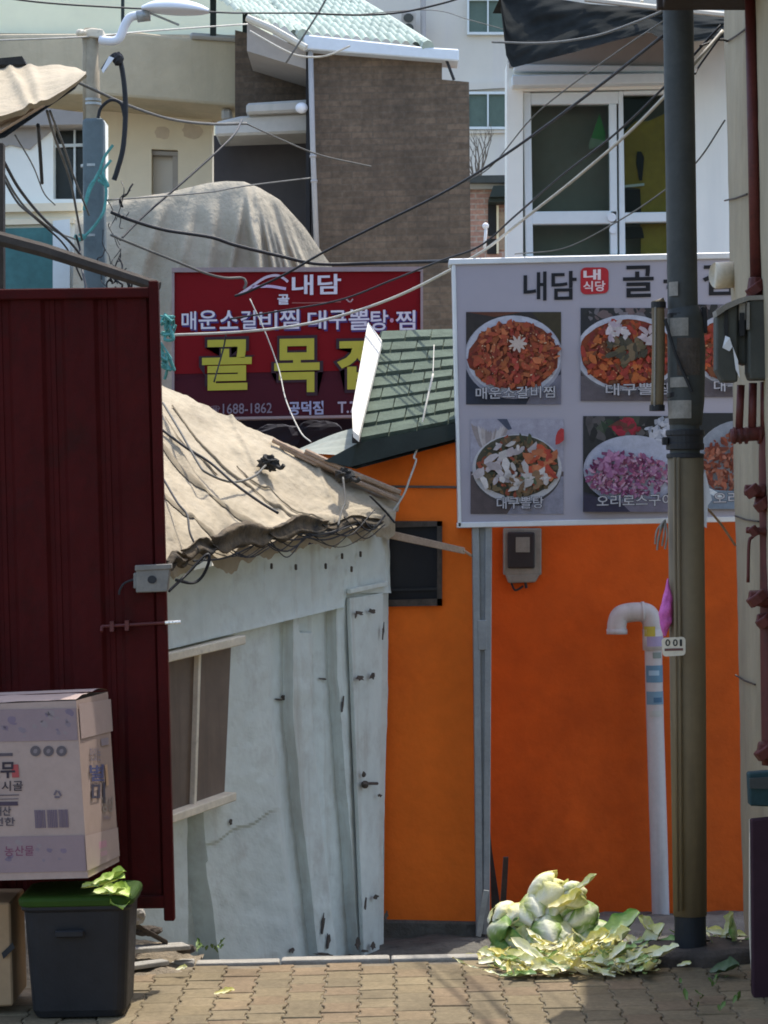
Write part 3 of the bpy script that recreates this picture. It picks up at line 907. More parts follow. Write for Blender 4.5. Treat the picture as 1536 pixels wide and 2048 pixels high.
# bunched black cables under the eave
b = MB()
rc = random.Random(3)
for i in range(26):
    x = rc.uniform(345, 740); w = rc.uniform(40, 150); x1 = min(x + w, 770)
    ya = 1126 - (x - 340) * .19 + rc.uniform(-30, 6); yb = 1126 - (x1 - 340) * .19 + rc.uniform(-30, 6)
    Ya = 9.92 + (x - 340) / 430 * 1.62; Yb = 9.92 + (x1 - 340) / 430 * 1.62
    sg = rc.uniform(6, 42)
    b.tube(curve([P(x, ya, Ya), P((x + x1) / 2, (ya + yb) / 2 + sg, (Ya + Yb) / 2 - .03), P(x1, yb, Yb)], 8), rc.choice((.002, .0028, .004)), 5)
build(b, 'cable_bundle', m_cable_k, None, 'tangle of black cables sagging along the eave above the white tin wall', 'cables')
b = MB()
b.tube(curve([P(338, 1182, 9.85), P(372, 1150, 9.95), P(412, 1110, 10.0), P(418, 1122, 10.0), P(405, 1152, 10.0), P(385, 1166, 9.98), P(352, 1160, 9.9)], 8), .0065, 6)
build(b, 'looped_cable', m_cable_k, None, 'black cable loop hanging beside the lock of the red gate', 'cable')
for (x, y, Y, lb) in ((538, 926, 11.35, 'dark knotted rag on the slope of the cream tarpaulin roof'), (690, 952, 11.5, 'dark blue knot of rag at the upper edge of the cream tarpaulin roof')):
    b = MB(); b.blob(P(x, y, Y), .045, .05, .035, 16, 10, .6, 3, x)
    b.tube(curve([P(x + 5, y, Y - .03), P(x + 22, y + 10, Y - .04), P(x + 30, y + 4, Y - .05)], 5), .01, 6)
    build(b, 'rag', m_tarpdk, None, lb, 'rag')

# ================================================================== ORANGE HOUSE
OY = 12.02
opl = face(OY); opr = face(13.1)
oh = thing('orange_house', 'small orange painted house with a green shingle roof and black window', 'house', P(1000, 1840, 12.4))
b = MB()
b.slab([(640, 905), (640, 1838), (968, 1846), (968, 840)], opl, .2)
build(b, 'wall', m_orange, oh)
b = MB()
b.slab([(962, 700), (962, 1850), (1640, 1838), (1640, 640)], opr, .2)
build(b, 'wall', m_orange_shade, oh, 'orange wall coloured darker for shade, set back right of the steel post')
b = MB()
b.slab([(640, 1836), (640, 1880), (970, 1886), (970, 1843)], opl, .2, .03)
b.slab([(970, 1848), (970, 1890), (1640, 1876), (1640, 1834)], opr, .2, .04)
build(b, 'footing', m_ground, oh, bevel=.01)
b = MB()
b.tube([opl.at(770, 973, .012), opl.at(968, 975, .012)], .006, 6)
build(b, 'conduit', m_cable_g, oh)
w = MB()
w.slab([(772, 1054), (772, 1202), (876, 1200), (876, 1050)], opl, .03, .004)
win = build(w, 'window', m_shadow, oh)
b = MB()
for q in ([(764, 1042), (764, 1056), (884, 1052), (884, 1042)], [(764, 1200), (764, 1213), (884, 1211), (884, 1197)], [(764, 1042), (764, 1212), (774, 1212), (774, 1042)], [(874, 1042), (874, 1211), (884, 1211), (884, 1042)]):
    b.slab(q, opl, .05, .028 if q[0][1] != q[3][1] or True else 0)
build(b, 'frame', m_rust, win)
b = MB()
b.slab([(774, 1178), (774, 1183), (874, 1180), (874, 1175)], opl, .02, .016)
build(b, 'sash', m_black, win)
# shingle roof falling towards the lane
ra, rb_ = P(716, 884, 11.75), P(1010, 828, 12.1)      # eave
rt, rs = P(764, 664, 13.15), P(1010, 657, 13.5)       # top
b = MB()
NR = 9
for r_ in range(NR):
    v0, v1 = r_ / NR, (r_ + 1) / NR
    nrm = (rb_ - ra).cross(rt - ra).normalized()
    if nrm.z < 0: nrm = -nrm
    a, c = ra.lerp(rt, v0), rb_.lerp(rs, v0); d, e = ra.lerp(rt, v1), rb_.lerp(rs, v1)
    n = 5; st = .5 if r_ % 2 else 0
    k = 0.0; cuts = [0]
    while k < 1:
        k += (1 / n) if cuts != [0] or st == 0 else .5 / n
        cuts.append(min(k + rnd.uniform(-.01, .01), 1))
    for i in range(len(cuts) - 1):
        u0, u1 = cuts[i] + .004, cuts[i + 1] - .004
        if u1 - u0 < .02: continue
        lf = .022 + rnd.uniform(-.004, .004)
        b.prism([a.lerp(c, u0) + nrm * lf, a.lerp(c, u1) + nrm * lf, d.lerp(e, u1) + nrm * .006, d.lerp(e, u0) + nrm * .006], -nrm * .02)
b.prism([ra, rb_, rs, rt], -nrm * .05)
rf = build(b, 'roof', m_shingle, oh)
b = MB()
b.prism([P(648, 922, 11.70), P(700, 934, 11.70), P(1010, 852, 12.05), P(1010, 826, 12.05), P(716, 886, 11.72)], (0, .03, 0))
b.prism([P(660, 926, 11.73), P(712, 938, 11.73), P(1010, 858, 12.08), P(1010, 838, 12.3), P(720, 900, 12.2)], (0, .02, .01))
build(b, 'fascia', m_gutter, rf)
b = MB()
b.prism([P(736, 654, 13.06), P(704, 832, 11.90), P(706, 874, 11.63), P(718, 884, 11.58), P(764, 692, 12.84)], (.0, .02, .03))
build(b, 'verge_board', m_flash, rf)
b = MB()
b.rect(704, 868, 722, 886, face(11.67), .05)
build(b, 'verge_end', m_black, rf)
b = MB()   # ribbed sheet apron at the low corner
def apron(u, v):
    a = P(592, 902, 11.9).lerp(P(718, 862, 11.75), u) if False else None
    x = 590 + 128 * u; yt = 904 - 40 * u - 12 * math.sin(u * 2.2); yb = 908 + 8 * u
    return P(x, yt + (yb - yt) * v, 12.15 - .42 * v) + Vector((0, 0, .008 * abs(math.sin(v * 11))))
b.grid(apron, 24, 24)
build(b, 'apron', m_corr, rf, smooth=True)
b = MB()
b.prism([P(758, 672, 13.2), P(762, 662, 13.2), P(1010, 654, 13.5), P(1010, 668, 13.46)], (0, .02, 0))
b.tube([P(768, 690, 13.05), P(850, 686, 13.15), P(872, 680, 13.2)], .008, 6)
build(b, 'top_flashing', m_corr, rf)

# slanting strut from the tin roof to the post
b = MB()
b.tube([P(776, 1066, 11.95), P(926, 1102, 12.10)], .0, 4) if False else None
a, c = P(775, 1068, 11.84), P(930, 1102, 11.90)
s_ = Vector((0, 0, .020)); b.prism([a - s_, c - s_ * .8, c + s_ * .8, a + s_], (0, .03, 0))
b.tube([P(926, 1100, 11.9), P(944, 1112, 11.93)], .008, 6)
build(b, 'timber_strut', m_wood, None, 'pinkish timber strut slanting across the black window to the steel post', 'strut', bevel=.003)

# steel post carrying the sign
ps = MB()
ppl = face(11.93)
ps.slab([(944, 1040), (952, 1868), (966, 1868), (958, 1040)], ppl, .07, .012)
ps.slab([(970, 1040), (966, 1868), (979, 1868), (984, 1040)], ppl, .07, .012)
ps.slab([(955, 1040), (962, 1868), (970, 1868), (972, 1040)], ppl, .05, -.016)
ps.slab([(954, 1240), (956, 1300), (974, 1300), (974, 1240)], ppl, .02, .014)
pt = build(ps, 'steel_post', m_post, None, 'grey steel channel post below the left corner of the menu sign', 'post', bevel=.003)
b = MB()
b.slab([(967, 1780), (952, 1872), (962, 1874), (978, 1782)], face(11.8), .012)
build(b, 'metal_strip', m_steel, None, 'short pale metal strip leaning on the foot of the steel post', 'strip')
b = MB()
b.slab([(978, 1640), (984, 1850), (1006, 1846), (984, 1700)], face(12.6), .015)
build(b, 'dark_plank', m_tarpdk, None, 'dark pointed plank leaning in the corner beside the steel post', 'plank')
b = MB()
b.slab([(1007, 1715), (998, 1852), (1010, 1852), (1017, 1715)], face(12.9), .03)
build(b, 'brown_stake', m_wooddk, None, 'brown wooden stake standing against the orange wall right of the steel post', 'stake')

# ================================================================== MENU SIGN
SY = 11.90
spl_ = face(SY)
sg = thing('menu_sign', 'large pale lavender sign board with rows of food photographs above the orange wall', 'sign', P(1190, 1052, SY))
b = MB()
b.slab([(906, 528), (918, 1052), (1720, 1034), (1720, 510)], spl_, .14)
build(b, 'panel', m_board, sg)
b = MB()
b.slab([(898, 518), (898, 530), (1720, 512), (1720, 499)], spl_, .17, .012)
b.slab([(904, 530), (916, 1054), (923, 1054), (911, 530)], spl_, .16, .008)
b.slab([(914, 1045), (914, 1056), (1720, 1038), (1720, 1027)], spl_, .16, .008)
build(b, 'frame', m_alu, sg, bevel=.003)
b = MB()
ink = (.012, .012, .016)
text(b, '내담', spl_, (1048, 545, 1152, 601), .004, ink, .018)
build(b, 'header_lettering', m_print, sg)
b = MB()
text(b, '골', spl_, (1247, 533, 1306, 594), .004, ink, .018)
text(b, '목', spl_, (1328, 531, 1387, 592), .004, ink, .018)
text(b, '집', spl_, (1407, 528, 1466, 590), .004, ink, .018)
build(b, 'header_lettering', m_print, sg)
b = MB()
q = []
for (cx_, cy_, a0) in ((1206, 545, -90), (1206, 577, 0), (1172, 579, 90), (1172, 545, 180)):
    for k in range(6):
        a = R(a0 + 18 * k); q.append((cx_ + 11 * math.cos(a), cy_ + 10 * math.sin(a)))
b.poly([spl_.at(x, y, .004) for x, y in q], (.46, .022, .03))
text(b, '내', spl_, (1168, 540, 1200, 560), .0055, (.80, .66, .66), .03)
text(b, '식당', spl_, (1167, 563, 1210, 583), .0055, (.80, .62, .62), .02)
build(b, 'seal', m_print, sg)

def picture(kind, x0, y0, x1, y1, cap, seed):
    r = random.Random(seed)
    b = MB()
    z = [.004]
    def put(poly, col, dz=.00006):
        p = clip(poly, x0, y0, x1, y1)
        if len(p) > 2:
            z[0] += dz; b.poly([spl_.at(x, y, z[0]) for x, y in p], col)
    W_, H_ = x1 - x0, y1 - y0
    cx_, cy_ = (x0 + x1) / 2, (y0 + y1) / 2
    R4 = [(x0, y0), (x0, y1), (x1, y1), (x1, y0)]
    plate, rim = (.50, .50, .56), (.33, .32, .37)
    def bl(cx, cy, rx, ry, cols, n, s0, s1, dn=7, el=1.6):
        for _ in range(n):
            a = r.uniform(0, 6.28); d = math.sqrt(r.random())
            x, y = cx + rx * d * math.cos(a), cy + ry * d * math.sin(a)
            c = r.choice(cols); k = r.uniform(.8, 1.2)
            s = r.uniform(s0, s1)
            put(ell(x, y, s * r.uniform(1, el), s * .65, dn, r.uniform(0, 3.1), .35, r), tuple(min(1, v * k) for v in c))
    if kind == 'stir':
        put(R4, (.035, .028, .026)); put([(x0, cy_), (x0, y1), (x1, y1), (x1, cy_)], (.028, .032, .05)); put([(x0, y0), (x0 + W_ * .6, y0), (x0 + W_ * .3, y0 + 10)], (.12, .04, .02)); put([(x1 - 60, y0), (x1, y0 + 60), (x1, y0)], (.05, .04, .02))
        put([(x1 - 50, y1 - 40), (x1, y1 - 60), (x1, y1), (x1 - 70, y1)], (.17, .16, .2))
        put(ell(cx_, cy_ - 2, W_ * .52, H_ * .45, 40), rim); put(ell(cx_, cy_ - 6, W_ * .50, H_ * .43, 40), plate)
        put(ell(cx_, cy_ - 5, W_ * .47, H_ * .37, 36, 0, .05, r), (.20, .042, .018))
        bl(cx_, cy_ - 5, W_ * .45, H_ * .35, [(.34, .065, .028), (.42, .095, .035), (.25, .038, .02), (.48, .14, .055), (.37, .055, .035), (.30, .08, .025), (.17, .028, .015)], 460, 3, 10)
        bl(cx_, cy_ - 5, W_ * .43, H_ * .33, [(.50, .26, .14), (.42, .17, .08), (.55, .36, .22)], 70, .8, 2.2)
        for k in range(9):
            a = k * .7; put(ell(cx_ + 8 + 9 * math.cos(a), cy_ - 28 + 8 * math.sin(a), 10, 3.2, 8, a, .2, r), (.55, .44, .38))
    elif kind == 'stew':
        put(R4, (.075, .058, .058)); put([(x0, y0), (x1, y0), (x1, y0 + 40), (x0, y0 + 60)], (.03, .03, .033)); bl(cx_, y0 + 12, W_ * .5, 12, [(.14, .10, .10), (.03, .03, .03), (.17, .15, .16)], 40, 4, 12)
        put([(x0, y1 - 50), (x0, y1), (x1, y1), (x1, y1 - 50)], (.12, .10, .11))
        put(ell(cx_, cy_, W_ * .56, H_ * .42, 40), (.13, .12, .13)); put(ell(cx_, cy_ - 3, W_ * .555, H_ * .41, 40), plate)
        put(ell(cx_, cy_ - 2, W_ * .51, H_ * .36, 36, 0, .03, r), (.22, .045, .015))
        bl(cx_, cy_, W_ * .48, H_ * .33, [(.40, .07, .022), (.29, .042, .02), (.22, .036, .028), (.46, .125, .035), (.34, .045, .03), (.18, .06, .025)], 380, 3, 10)
        bl(cx_, cy_, W_ * .46, H_ * .31, [(.50, .24, .12), (.42, .14, .06)], 60, .8, 2.2)
        bl(cx_ - 5, cy_ - 10, 38, 24, [(.12, .095, .05), (.07, .06, .04), (.17, .12, .07), (.055, .05, .035)], 46, 5, 11)
        bl(cx_ - 22, cy_ - 44, 20, 20, [(.52, .44, .47), (.40, .32, .37), (.58, .52, .52)], 30, 4, 8); bl(cx_ + 46, cy_ - 36, 18, 14, [(.52, .46, .46), (.44, .36, .38)], 20, 4, 8)
    elif kind == 'bowl':
        put(R4, (.36, .34, .40)); put([(x0, cy_ + 10), (x0, y1), (x1, y1), (x1, cy_ + 10)], (.10, .075, .075)); put([(cx_ + 30, cy_ + 20), (cx_ - 20, y1), (x1, y1), (x1, cy_ + 20)], (.25, .24, .29))
        for k in range(16): put(ell(x0 + 12 + 3.6 * k, y0 + 50 - abs(k - 8) * 2, 4, 26, 8, -.4 + k * .05, .15, r), r.choice(((.44, .38, .36), (.30, .25, .24), (.52, .47, .46))))
        put([(cx_ - 40, y0), (cx_ - 18, y0 + 22), (cx_ - 10, y0 + 20), (cx_ - 20, y0)], (.07, .08, .12))
        put(ell(cx_, cy_ + 8, W_ * .48, H_ * .37, 40), (.07, .06, .06)); put(ell(cx_, cy_ + 4, W_ * .48, H_ * .36, 40), (.55, .53, .54))
        put(ell(cx_, cy_ - 1, W_ * .445, H_ * .325, 36), (.075, .065, .04))
        bl(cx_, cy_, W_ * .42, H_ * .30, [(.13, .085, .045), (.06, .065, .035), (.24, .13, .06), (.35, .08, .04), (.17, .12, .06)], 300, 2.6, 8)
        bl(cx_ - 12, cy_ + 2, W_ * .38, H_ * .26, [(.50, .44, .44), (.42, .36, .36), (.58, .53, .50)], 40, 6, 13); bl(cx_ + 46, cy_ - 4, 30, 32, [(.42, .07, .03), (.5, .16, .07), (.36, .05, .03)], 46, 5, 11)
        bl(cx_ + 18, cy_ + 26, 40, 22, [(.09, .12, .06), (.5, .45, .42), (.22, .13, .07)], 36, 4, 9); put(ell(x1 - 8, y0 + 36, 10, 16, 10, .3, .2, r), (.42, .04, .04))
    elif kind == 'raw':
        put(R4, (.03, .03, .03)); bl(cx_, y0 + 22, W_ * .5, 24, [(.03, .05, .03), (.06, .07, .05), (.02, .02, .02), (.09, .08, .08)], 60, 6, 15); bl(cx_ - 8, y0 + 22, 26, 16, [(.30, .02, .04), (.22, .02, .03), (.12, .04, .03)], 30, 5, 10)
        bl(x1 - 26, y0 + 30, 34, 22, [(.40, .41, .47), (.30, .32, .38), (.52, .52, .57)], 50, 4, 10)
        put(ell(cx_ + 4, cy_ + 12, W_ * .52, H_ * .36, 40), (.33, .33, .40)); put(ell(cx_ + 6, cy_ + 6, W_ * .50, H_ * .33, 40), (.40, .41, .49))
        put([(x0 + 70, y1), (x0, y1), (x0, y1 - 40), (x0 + 20, y1 - 35)], (.04, .035, .05))
        bl(cx_ - 4, cy_ + 22, W_ * .46, H_ * .22, [(.28, .10, .21), (.37, .17, .28), (.21, .055, .13), (.45, .27, .36), (.15, .03, .09), (.33, .11, .18)], 420, 2.4, 7)
        bl(cx_ - 4, cy_ + 22, W_ * .44, H_ * .21, [(.55, .40, .46), (.50, .33, .42)], 60, .8, 2.2)
        bl(cx_ - 34, cy_, 26, 22, [(.30, .12, .24), (.38, .18, .30), (.22, .06, .14)], 60, 3.5, 8)
        put([(x0, y1 - 34), (x0, y1), (cx_, y1), (cx_ - 20, y1 - 22)], (.035, .03, .055)); put([(cx_ - 22, y1 - 22), (cx_, y1), (x1, y1), (x1, y1 - 32)], (.16, .14, .18))
    elif kind == 'meat':
        put(R4, (.025, .028, .03)); put(ell(cx_, cy_ + 6, W_ * .52, H_ * .46, 40), (.42, .43, .46)); put(ell(cx_, cy_ + 2, W_ * .50, H_ * .44, 40), (.27, .29, .33))
        bl(cx_, cy_ + 8, W_ * .44, H_ * .34, [(.26, .065, .035), (.20, .045, .026), (.33, .10, .055), (.15, .04, .025), (.36, .14, .09)], 420, 2.6, 7.5)
        put([(x0, y1 - 40), (x0, y1), (x1, y1), (x1, y1 - 30)], (.17, .21, .26)); put(ell(x0 + 30, y1 - 34, 26, 5, 12, .5), (.55, .58, .60))
    # caption with a dark edge
    if cap:
        tx0, tx1 = x0 + W_ * cap[1], x0 + W_ * cap[2]
        text(b, cap[0], spl_, (tx0, y1 - 33, tx1, y1 - 10), z[0] + .001, (.02, .02, .025), .015, .03)
        text(b, cap[0], spl_, (tx0, y1 - 33, tx1, y1 - 10), z[0] + .002, (.45, .43, .45), .012)
    return build(b, 'picture', m_food, sg)

picture('stir', 932, 624, 1122, 809, ('매운소갈비찜', .10, .93), 11)
picture('stew', 1161, 616, 1350, 802, ('대구뽈찜', .26, .92), 12)
picture('stew', 1388, 609, 1577, 794, ('대구뽈전골', .20, .92), 13)
picture('bowl', 941, 838, 1127, 1028, ('대구뽈탕', .28, .78), 14)
picture('raw', 1166, 832, 1352, 1024, ('오리로스구이', .14, .95), 15)
picture('meat', 1392, 826, 1578, 1018, ('오리불고기', .18, .9), 16)

# electricity meter on the wall
mt_ = thing('electricity_meter', 'grey electricity meter fixed to the orange wall below the menu sign', 'meter', P(1044, 1162, 12.6))
mp = opr
b = MB(); b.rect(1006, 1056, 1082, 1150, mp, .05, .05); b.slab([(1010, 1148), (1016, 1166), (1070, 1164), (1080, 1146)], mp, .045, .05)
bd = build(b, 'case', m_meter, mt_, bevel=.008, seg=2)
b = MB(); b.rect(1014, 1064, 1068, 1136, mp, .03, .068); build(b, 'cover', m_black, mt_, bevel=.008, seg=2)
b = MB(); b.rect(1030, 1074, 1058, 1104, mp, .008, .073); build(b, 'dial', m_meter, mt_)
b = MB(); b.tube(curve([mp.at(1022, 1166, .03), mp.at(1030, 1180, .03), mp.at(1046, 1172, .03)], 6), .006, 6); b.tube([mp.at(1050, 1164, .03), mp.at(1052, 1176, .03)], .008, 6); build(b, 'cable', m_cable_k, mt_)

# white vent pipe with stickers
vp = thing('vent_pipe', 'white plastic pipe with a hooked top standing in front of the orange wall', 'pipe', P(1314, 1842, 12.9))
vY = 12.9; k = vY / F
b = MB()
path = [P(1322, 1850, vY), P(1318, 1700, vY), P(1309, 1400, vY), P(1306, 1260, vY)]
b.tube(curve(path, 6), 17.5 * k, 20)
build(b, 'pipe', m_pvc, vp, smooth=True)
b = MB()
b.tube(curve([P(1306, 1275, vY), P(1304, 1246, vY), P(1296, 1228, vY), P(1278, 1224, vY), P(1254, 1226, vY), P(1240, 1232, vY), P(1234, 1248, vY), P(1234, 1266, vY)], 8), 19.5 * k, 20)
b.tube([P(1306, 1300, vY), P(1305, 1258, vY)], 20.5 * k, 20); b.tube([P(1288, 1224, vY), P(1282, 1224, vY)], 21 * k, 20); b.tube([P(1234, 1268, vY), P(1234, 1258, vY)], 21 * k, 20)
build(b, 'elbow', m_pvc, vp, smooth=True)
b = MB()
def band(mb, yc0, yc1, col, a0=-1.15, a1=1.25, r_=18.2):
    n = 12
    x0, x1 = lerpk(yc0, [(1260, 1306), (1400, 1309), (1700, 1318)]), lerpk(yc1, [(1260, 1306), (1400, 1309), (1700, 1318)])
    for i in range(n):
        t0, t1 = a0 + (a1 - a0) * i / n, a0 + (a1 - a0) * (i + 1) / n
        q = []
        for y, xc, t in ((yc0, x0, t0), (yc1, x1, t0), (yc1, x1, t1), (yc0, x0, t1)):
            c = P(xc, y, vY); q.append(c + Vector((math.sin(t), -math.cos(t), 0)) * r_ * k)
        mb.poly(q, col)
for group_ in (((1252, 1272, (.42, .36, .05), -1.1, .1, 21.2),), ((1272, 1292, (.30, .26, .40), -1.1, 1.2, 21),), ((1304, 1316, (.18, .22, .20), -.2, .9),),
               ((1330, 1364, (.10, .20, .28)), (1340, 1350, (.28, .40, .48), -.7, .5, 18.6)), ((1382, 1408, (.14, .24, .31)), (1394, 1404, (.05, .12, .20), -.2, .8, 18.6)), ((1420, 1432, (.38, .39, .36), -.8, .9),)):
    b = MB()
    for g_ in group_: band(b, *g_)
    build(b, 'sticker', m_print, vp)

# ================================================================== STREET POLE
PY = 9.45; k = PY / F
pole = thing('street_pole', 'tall steel pole, dark grey above and brown sleeved below, standing in the lettuce litter', 'pole', P(1380, 1905, PY))
b = MB()
b.tube([P(1381, 1900, PY), P(1370, 900, PY), P(1356, 0, PY), P(1348, -700, PY)], [30 * k, 30 * k, 30.5 * k, 30 * k], 28)
build(b, 'shaft', m_poleu, pole, smooth=True)
b = MB()
b.tube([P(1380, 1830, PY), P(1376, 1400, PY), P(1371, 908, PY)], [33.5 * k, 36 * k, 36 * k], 28)
build(b, 'sleeve', m_polel, pole, smooth=True)
b = MB()
for x in (1349, 1357): b.tube([P(x + 6, 1822, PY - .070), P(x, 915, PY - .0715)], .006, 8)
build(b, 'sleeve_seam', m_polel, pole, smooth=True)
b = MB()
b.tube([P(1381, 1896, PY), P(1380, 1824, PY)], [31.5 * k, 31.5 * k], 28)
build(b, 'foot', m_polebase, pole)
for y, h_, r_ in ((880, 14, 36.5), (893, 7, 38), (866, 6, 38.5), (912, 5, 37.5), (632, 6, 33), (790, 6, 35)):
    cx_ = 1370 + (y - 880) * .012
    b = MB(); b.tube([P(cx_, y + h_, PY), P(cx_, y - h_, PY)], r_ * k, 28)
    build(b, 'band', m_black, pole, bevel=.003)
b = MB()
b.box(P(1330, 882, PY - .02), .022, .03, .03); build(b, 'clamp', m_black, pole, bevel=.003); b = MB(); b.box(P(1408, 640, PY), .02, .04, .10)
build(b, 'clamp', m_black, pole, bevel=.003)
b = MB()   # dark wrap with old paste-up stickers
b.tube([P(1371, 850, PY), P(1372, 800, PY), P(1373, 700, PY), P(1370, 640, PY), P(1366, 615, PY)], [33 * k, 37 * k, 38 * k, 36 * k, 31 * k], 24)
wr = build(b, 'wrap', m_poleu, pole, smooth=True)
def onpole(x0, y0, x1, y1, r_, cxp):
    q = MB(); n = 6
    for i in range(n):
        a, c = x0 + (x1 - x0) * i / n, x0 + (x1 - x0) * (i + 1) / n
        pts = []
        for x, y in ((a, y0), (a, y1), (c, y1), (c, y0)):
            s_ = max(-.98, min(.98, (x - cxp) / r_))
            pts.append(P(cxp + s_ * r_, y, PY) + Vector((0, -r_ * k * math.sqrt(1 - s_ * s_), 0)))
        q.poly(pts)
    return q
for (x0, y0, x1, y1) in ((1338, 638, 1372, 674), (1335, 802, 1378, 838), (1338, 756, 1372, 776), (1350, 678, 1396, 752), (1336, 566, 1352, 594)):
    build(onpole(x0, y0, x1, y1, 39, 1372), 'sticker', m_tape if y0 != 678 else m_stone, wr)
b = MB()
b.tube(curve([P(1318, 612, PY - .03), P(1316, 608, PY - .03), P(1317, 700, PY - .03), P(1314, 818, PY - .03)], 6), 13 * k, 14)
cd = build(b, 'conduit', m_polel, pole, smooth=True)
b = MB()
b.tube([P(1311, 614, PY - .054), P(1309, 812, PY - .054)], .004, 6)
build(b, 'conduit_strip', m_tape, cd)
b = MB(); b.tube([P(1317, 604, PY - .03), P(1317, 616, PY - .03)], 15 * k, 14); b.tube([P(1314, 810, PY - .03), P(1314, 822, PY - .03)], 15.5 * k, 14)
build(b, 'conduit_cap', m_black, cd)
b = MB()
b.tube(curve([P(1330, 640, PY - .07), P(1352, 710, PY - .08), P(1384, 784, PY - .085)], 6), .006, 6)
build(b, 'tie_wire', m_cable_k, pole)
npl = face(PY - .085, -6)
b = MB()
q = []
for (cx_, cy_, a0) in ((1364, 1281, -90), (1364, 1304, 0), (1332, 1306, 90), (1330, 1283, 180)):
    for i in range(5):
        a = R(a0 + 22.5 * i); q.append((cx_ + 7 * math.cos(a), cy_ + 7 * math.sin(a)))
b.slab(q, npl, .012)
pn = build(b, 'number_plate', m_cream, pole)
b = MB()
for s_, r_ in (('0', (1331, 1279, 1340, 1292)), ('0', (1346, 1279, 1355, 1292)), ('1', (1360, 1279, 1363.5, 1292))): text(b, s_, npl, r_, .0015, (.015, .015, .015), .015)
b.poly([npl.at(x, y, .0015) for x, y in ((1329, 1297), (1329, 1302), (1366, 1301), (1366, 1296))], (.16, .07, .06))
build(b, 'lettering', m_print, pn)
# old hanging tape ends below the sign
b = MB()
for (x, y) in ((1318, 1062), (1310, 1070), (1324, 1074), (1330, 1080), (1314, 1082)):
    b.tube(curve([P(1330, 1040, PY - .04), P(x + 4, y - 10, PY - .06), P(x, y + 18, PY - .05)], 6), .004, 5)
build(b, 'tape_ends', m_tape, pole)
b = MB()
b.prism([P(1404, 962, PY - .02), P(1406, 1052, PY - .02), P(1413, 1056, PY - .02), P(1416, 1010, PY - .02), P(1424, 1000, PY - .02), P(1410, 940, PY - .02)], (0, .004, 0))
build(b, 'plastic_scrap', m_lampw, pole)
# crumpled pink bag
b = MB()
def bag(u, v):
    a = 2 * math.pi * u; w = lerpk(v, [(0, .2), (.25, 1.0), (.55, .95), (.8, .45), (1, .12)])
    c = P(1330 + 6 * v, 1272 - 115 * v, PY - .035)
    d = Vector((math.cos(a) * 13 * k * w, math.sin(a) * .03 * w, 0))
    return c + d * (1 + .35 * mn.noise(Vector((math.cos(a) * 1.5, math.sin(a) * 1.5, v * 6))))
b.grid(bag, 24, 26)
build(b, 'plastic_bag', m_pink, None, 'crumpled bright pink plastic bag tucked against the side of the steel pole', 'bag', smooth=True)
# stone ring round the foot
b = MB()
rc = random.Random(5)
def ringf(u, v):
    a = 2 * math.pi * u
    prof = [(.30, -.02), (.305, .035), (.28, .052), (.2, .058), (.06, .056)]
    t = v * 4; i = min(int(t), 3); f = t - i
    r0 = prof[i][0] * (1 - f) + prof[i + 1][0] * f; z = prof[i][1] * (1 - f) + prof[i + 1][1] * f
    c = P(1385, 1925, 9.5); c.z = 0
    p = c + Vector((math.cos(a) * r0 * .95, math.sin(a) * r0 * .62, z))
    return p + Vector((.02, .015, .012)) * mn.noise(p * 9)
b.grid(ringf, 60, 16)
build(b, 'stone_slab', m_stone, None, 'round dark stone slab round the foot of the steel pole', 'slab', smooth=True)

# ================================================================== RIGHT-HAND BUILDING
wa, wb = P(1470, 1024, 10.9), P(1536, 1024, 8.9)
rd = (wb - wa); rd.z = 0; rd.normalize()
rn = Vector((rd.y, -rd.x, 0))
if rn.x > 0: rn = -rn
rpl = Pl(wa, rn)
rb = thing('plastered_building', 'beige plastered building along the right edge with a dark eave', 'building', (1.75, 9.5, LOW))
b = MB()
f0 = wa.copy(); f0.z = -.5; f1 = wa + rd * 5.2; f1.z = -.5
nz, nl = 60, 60
def rw(u, v):
    p = f0.lerp(f1, u); p.z = -.5 + 4.45 * v
    p += rd * (.05 * (1 - v) - .012) * (1 if u < .2 else 0)
    return p + rn * (.006 * mn.noise(p * 3) + .003 * mn.noise(p * 11))
b.grid(rw, nl, nz)
b.prism([f0 - rn * .01, f0 - rn * .6, f0 - rn * .6 + Vector((0, 0, 4.45)), f0 - rn * .01 + Vector((0, 0, 4.45))], rd * 5)
wl = build(b, 'wall', m_plaster, rb, smooth=False)
b = MB()
b.prism([rpl.at(1444, -60, .0) + rn * .004 + rd * .04, rpl.at(1481, 1850, .004) + rd * .03, rpl.at(1488, 1850, .004), rpl.at(1458, -60, .004)], rn * .03) if False else None
for q in (((1452, 401), (1497, 388)), ((1474, 1350), (1513, 1369)), ((1473, 1032), (1520, 1043)), ((1456, 83), (1498, 55))):
    b.tube([rpl.at(*q[0], .006), rpl.at((q[0][0] + q[1][0]) / 2, (q[0][1] + q[1][1]) / 2 + 2, .008), rpl.at(*q[1], .006)], .004, 5)
build(b, 'wall_crack', m_rust, wl)
b = MB()
ex = 1.07
b.prism([(ex, 9.25, 3.56), (2.6, 9.25, 3.53), (2.6, 5.2, 3.53), (ex - .3, 5.2, 3.56)], (0, 0, .10))
b.prism([(ex - .02, 9.28, 3.56), (2.6, 9.28, 3.53), (2.6, 9.28, 4.3), (ex - .02, 9.28, 3.72)], (0, -.04, 0))
build(b, 'eave', m_eave, rb, bevel=.004)
b = MB()
b.tube([P(1431, 551, 10.55), P(1433, 551, 10.55), P(1470, 549, 10.6)], [.052, .056, .056], 18)
build(b, 'pipe_stub', m_cream, rb, smooth=True)

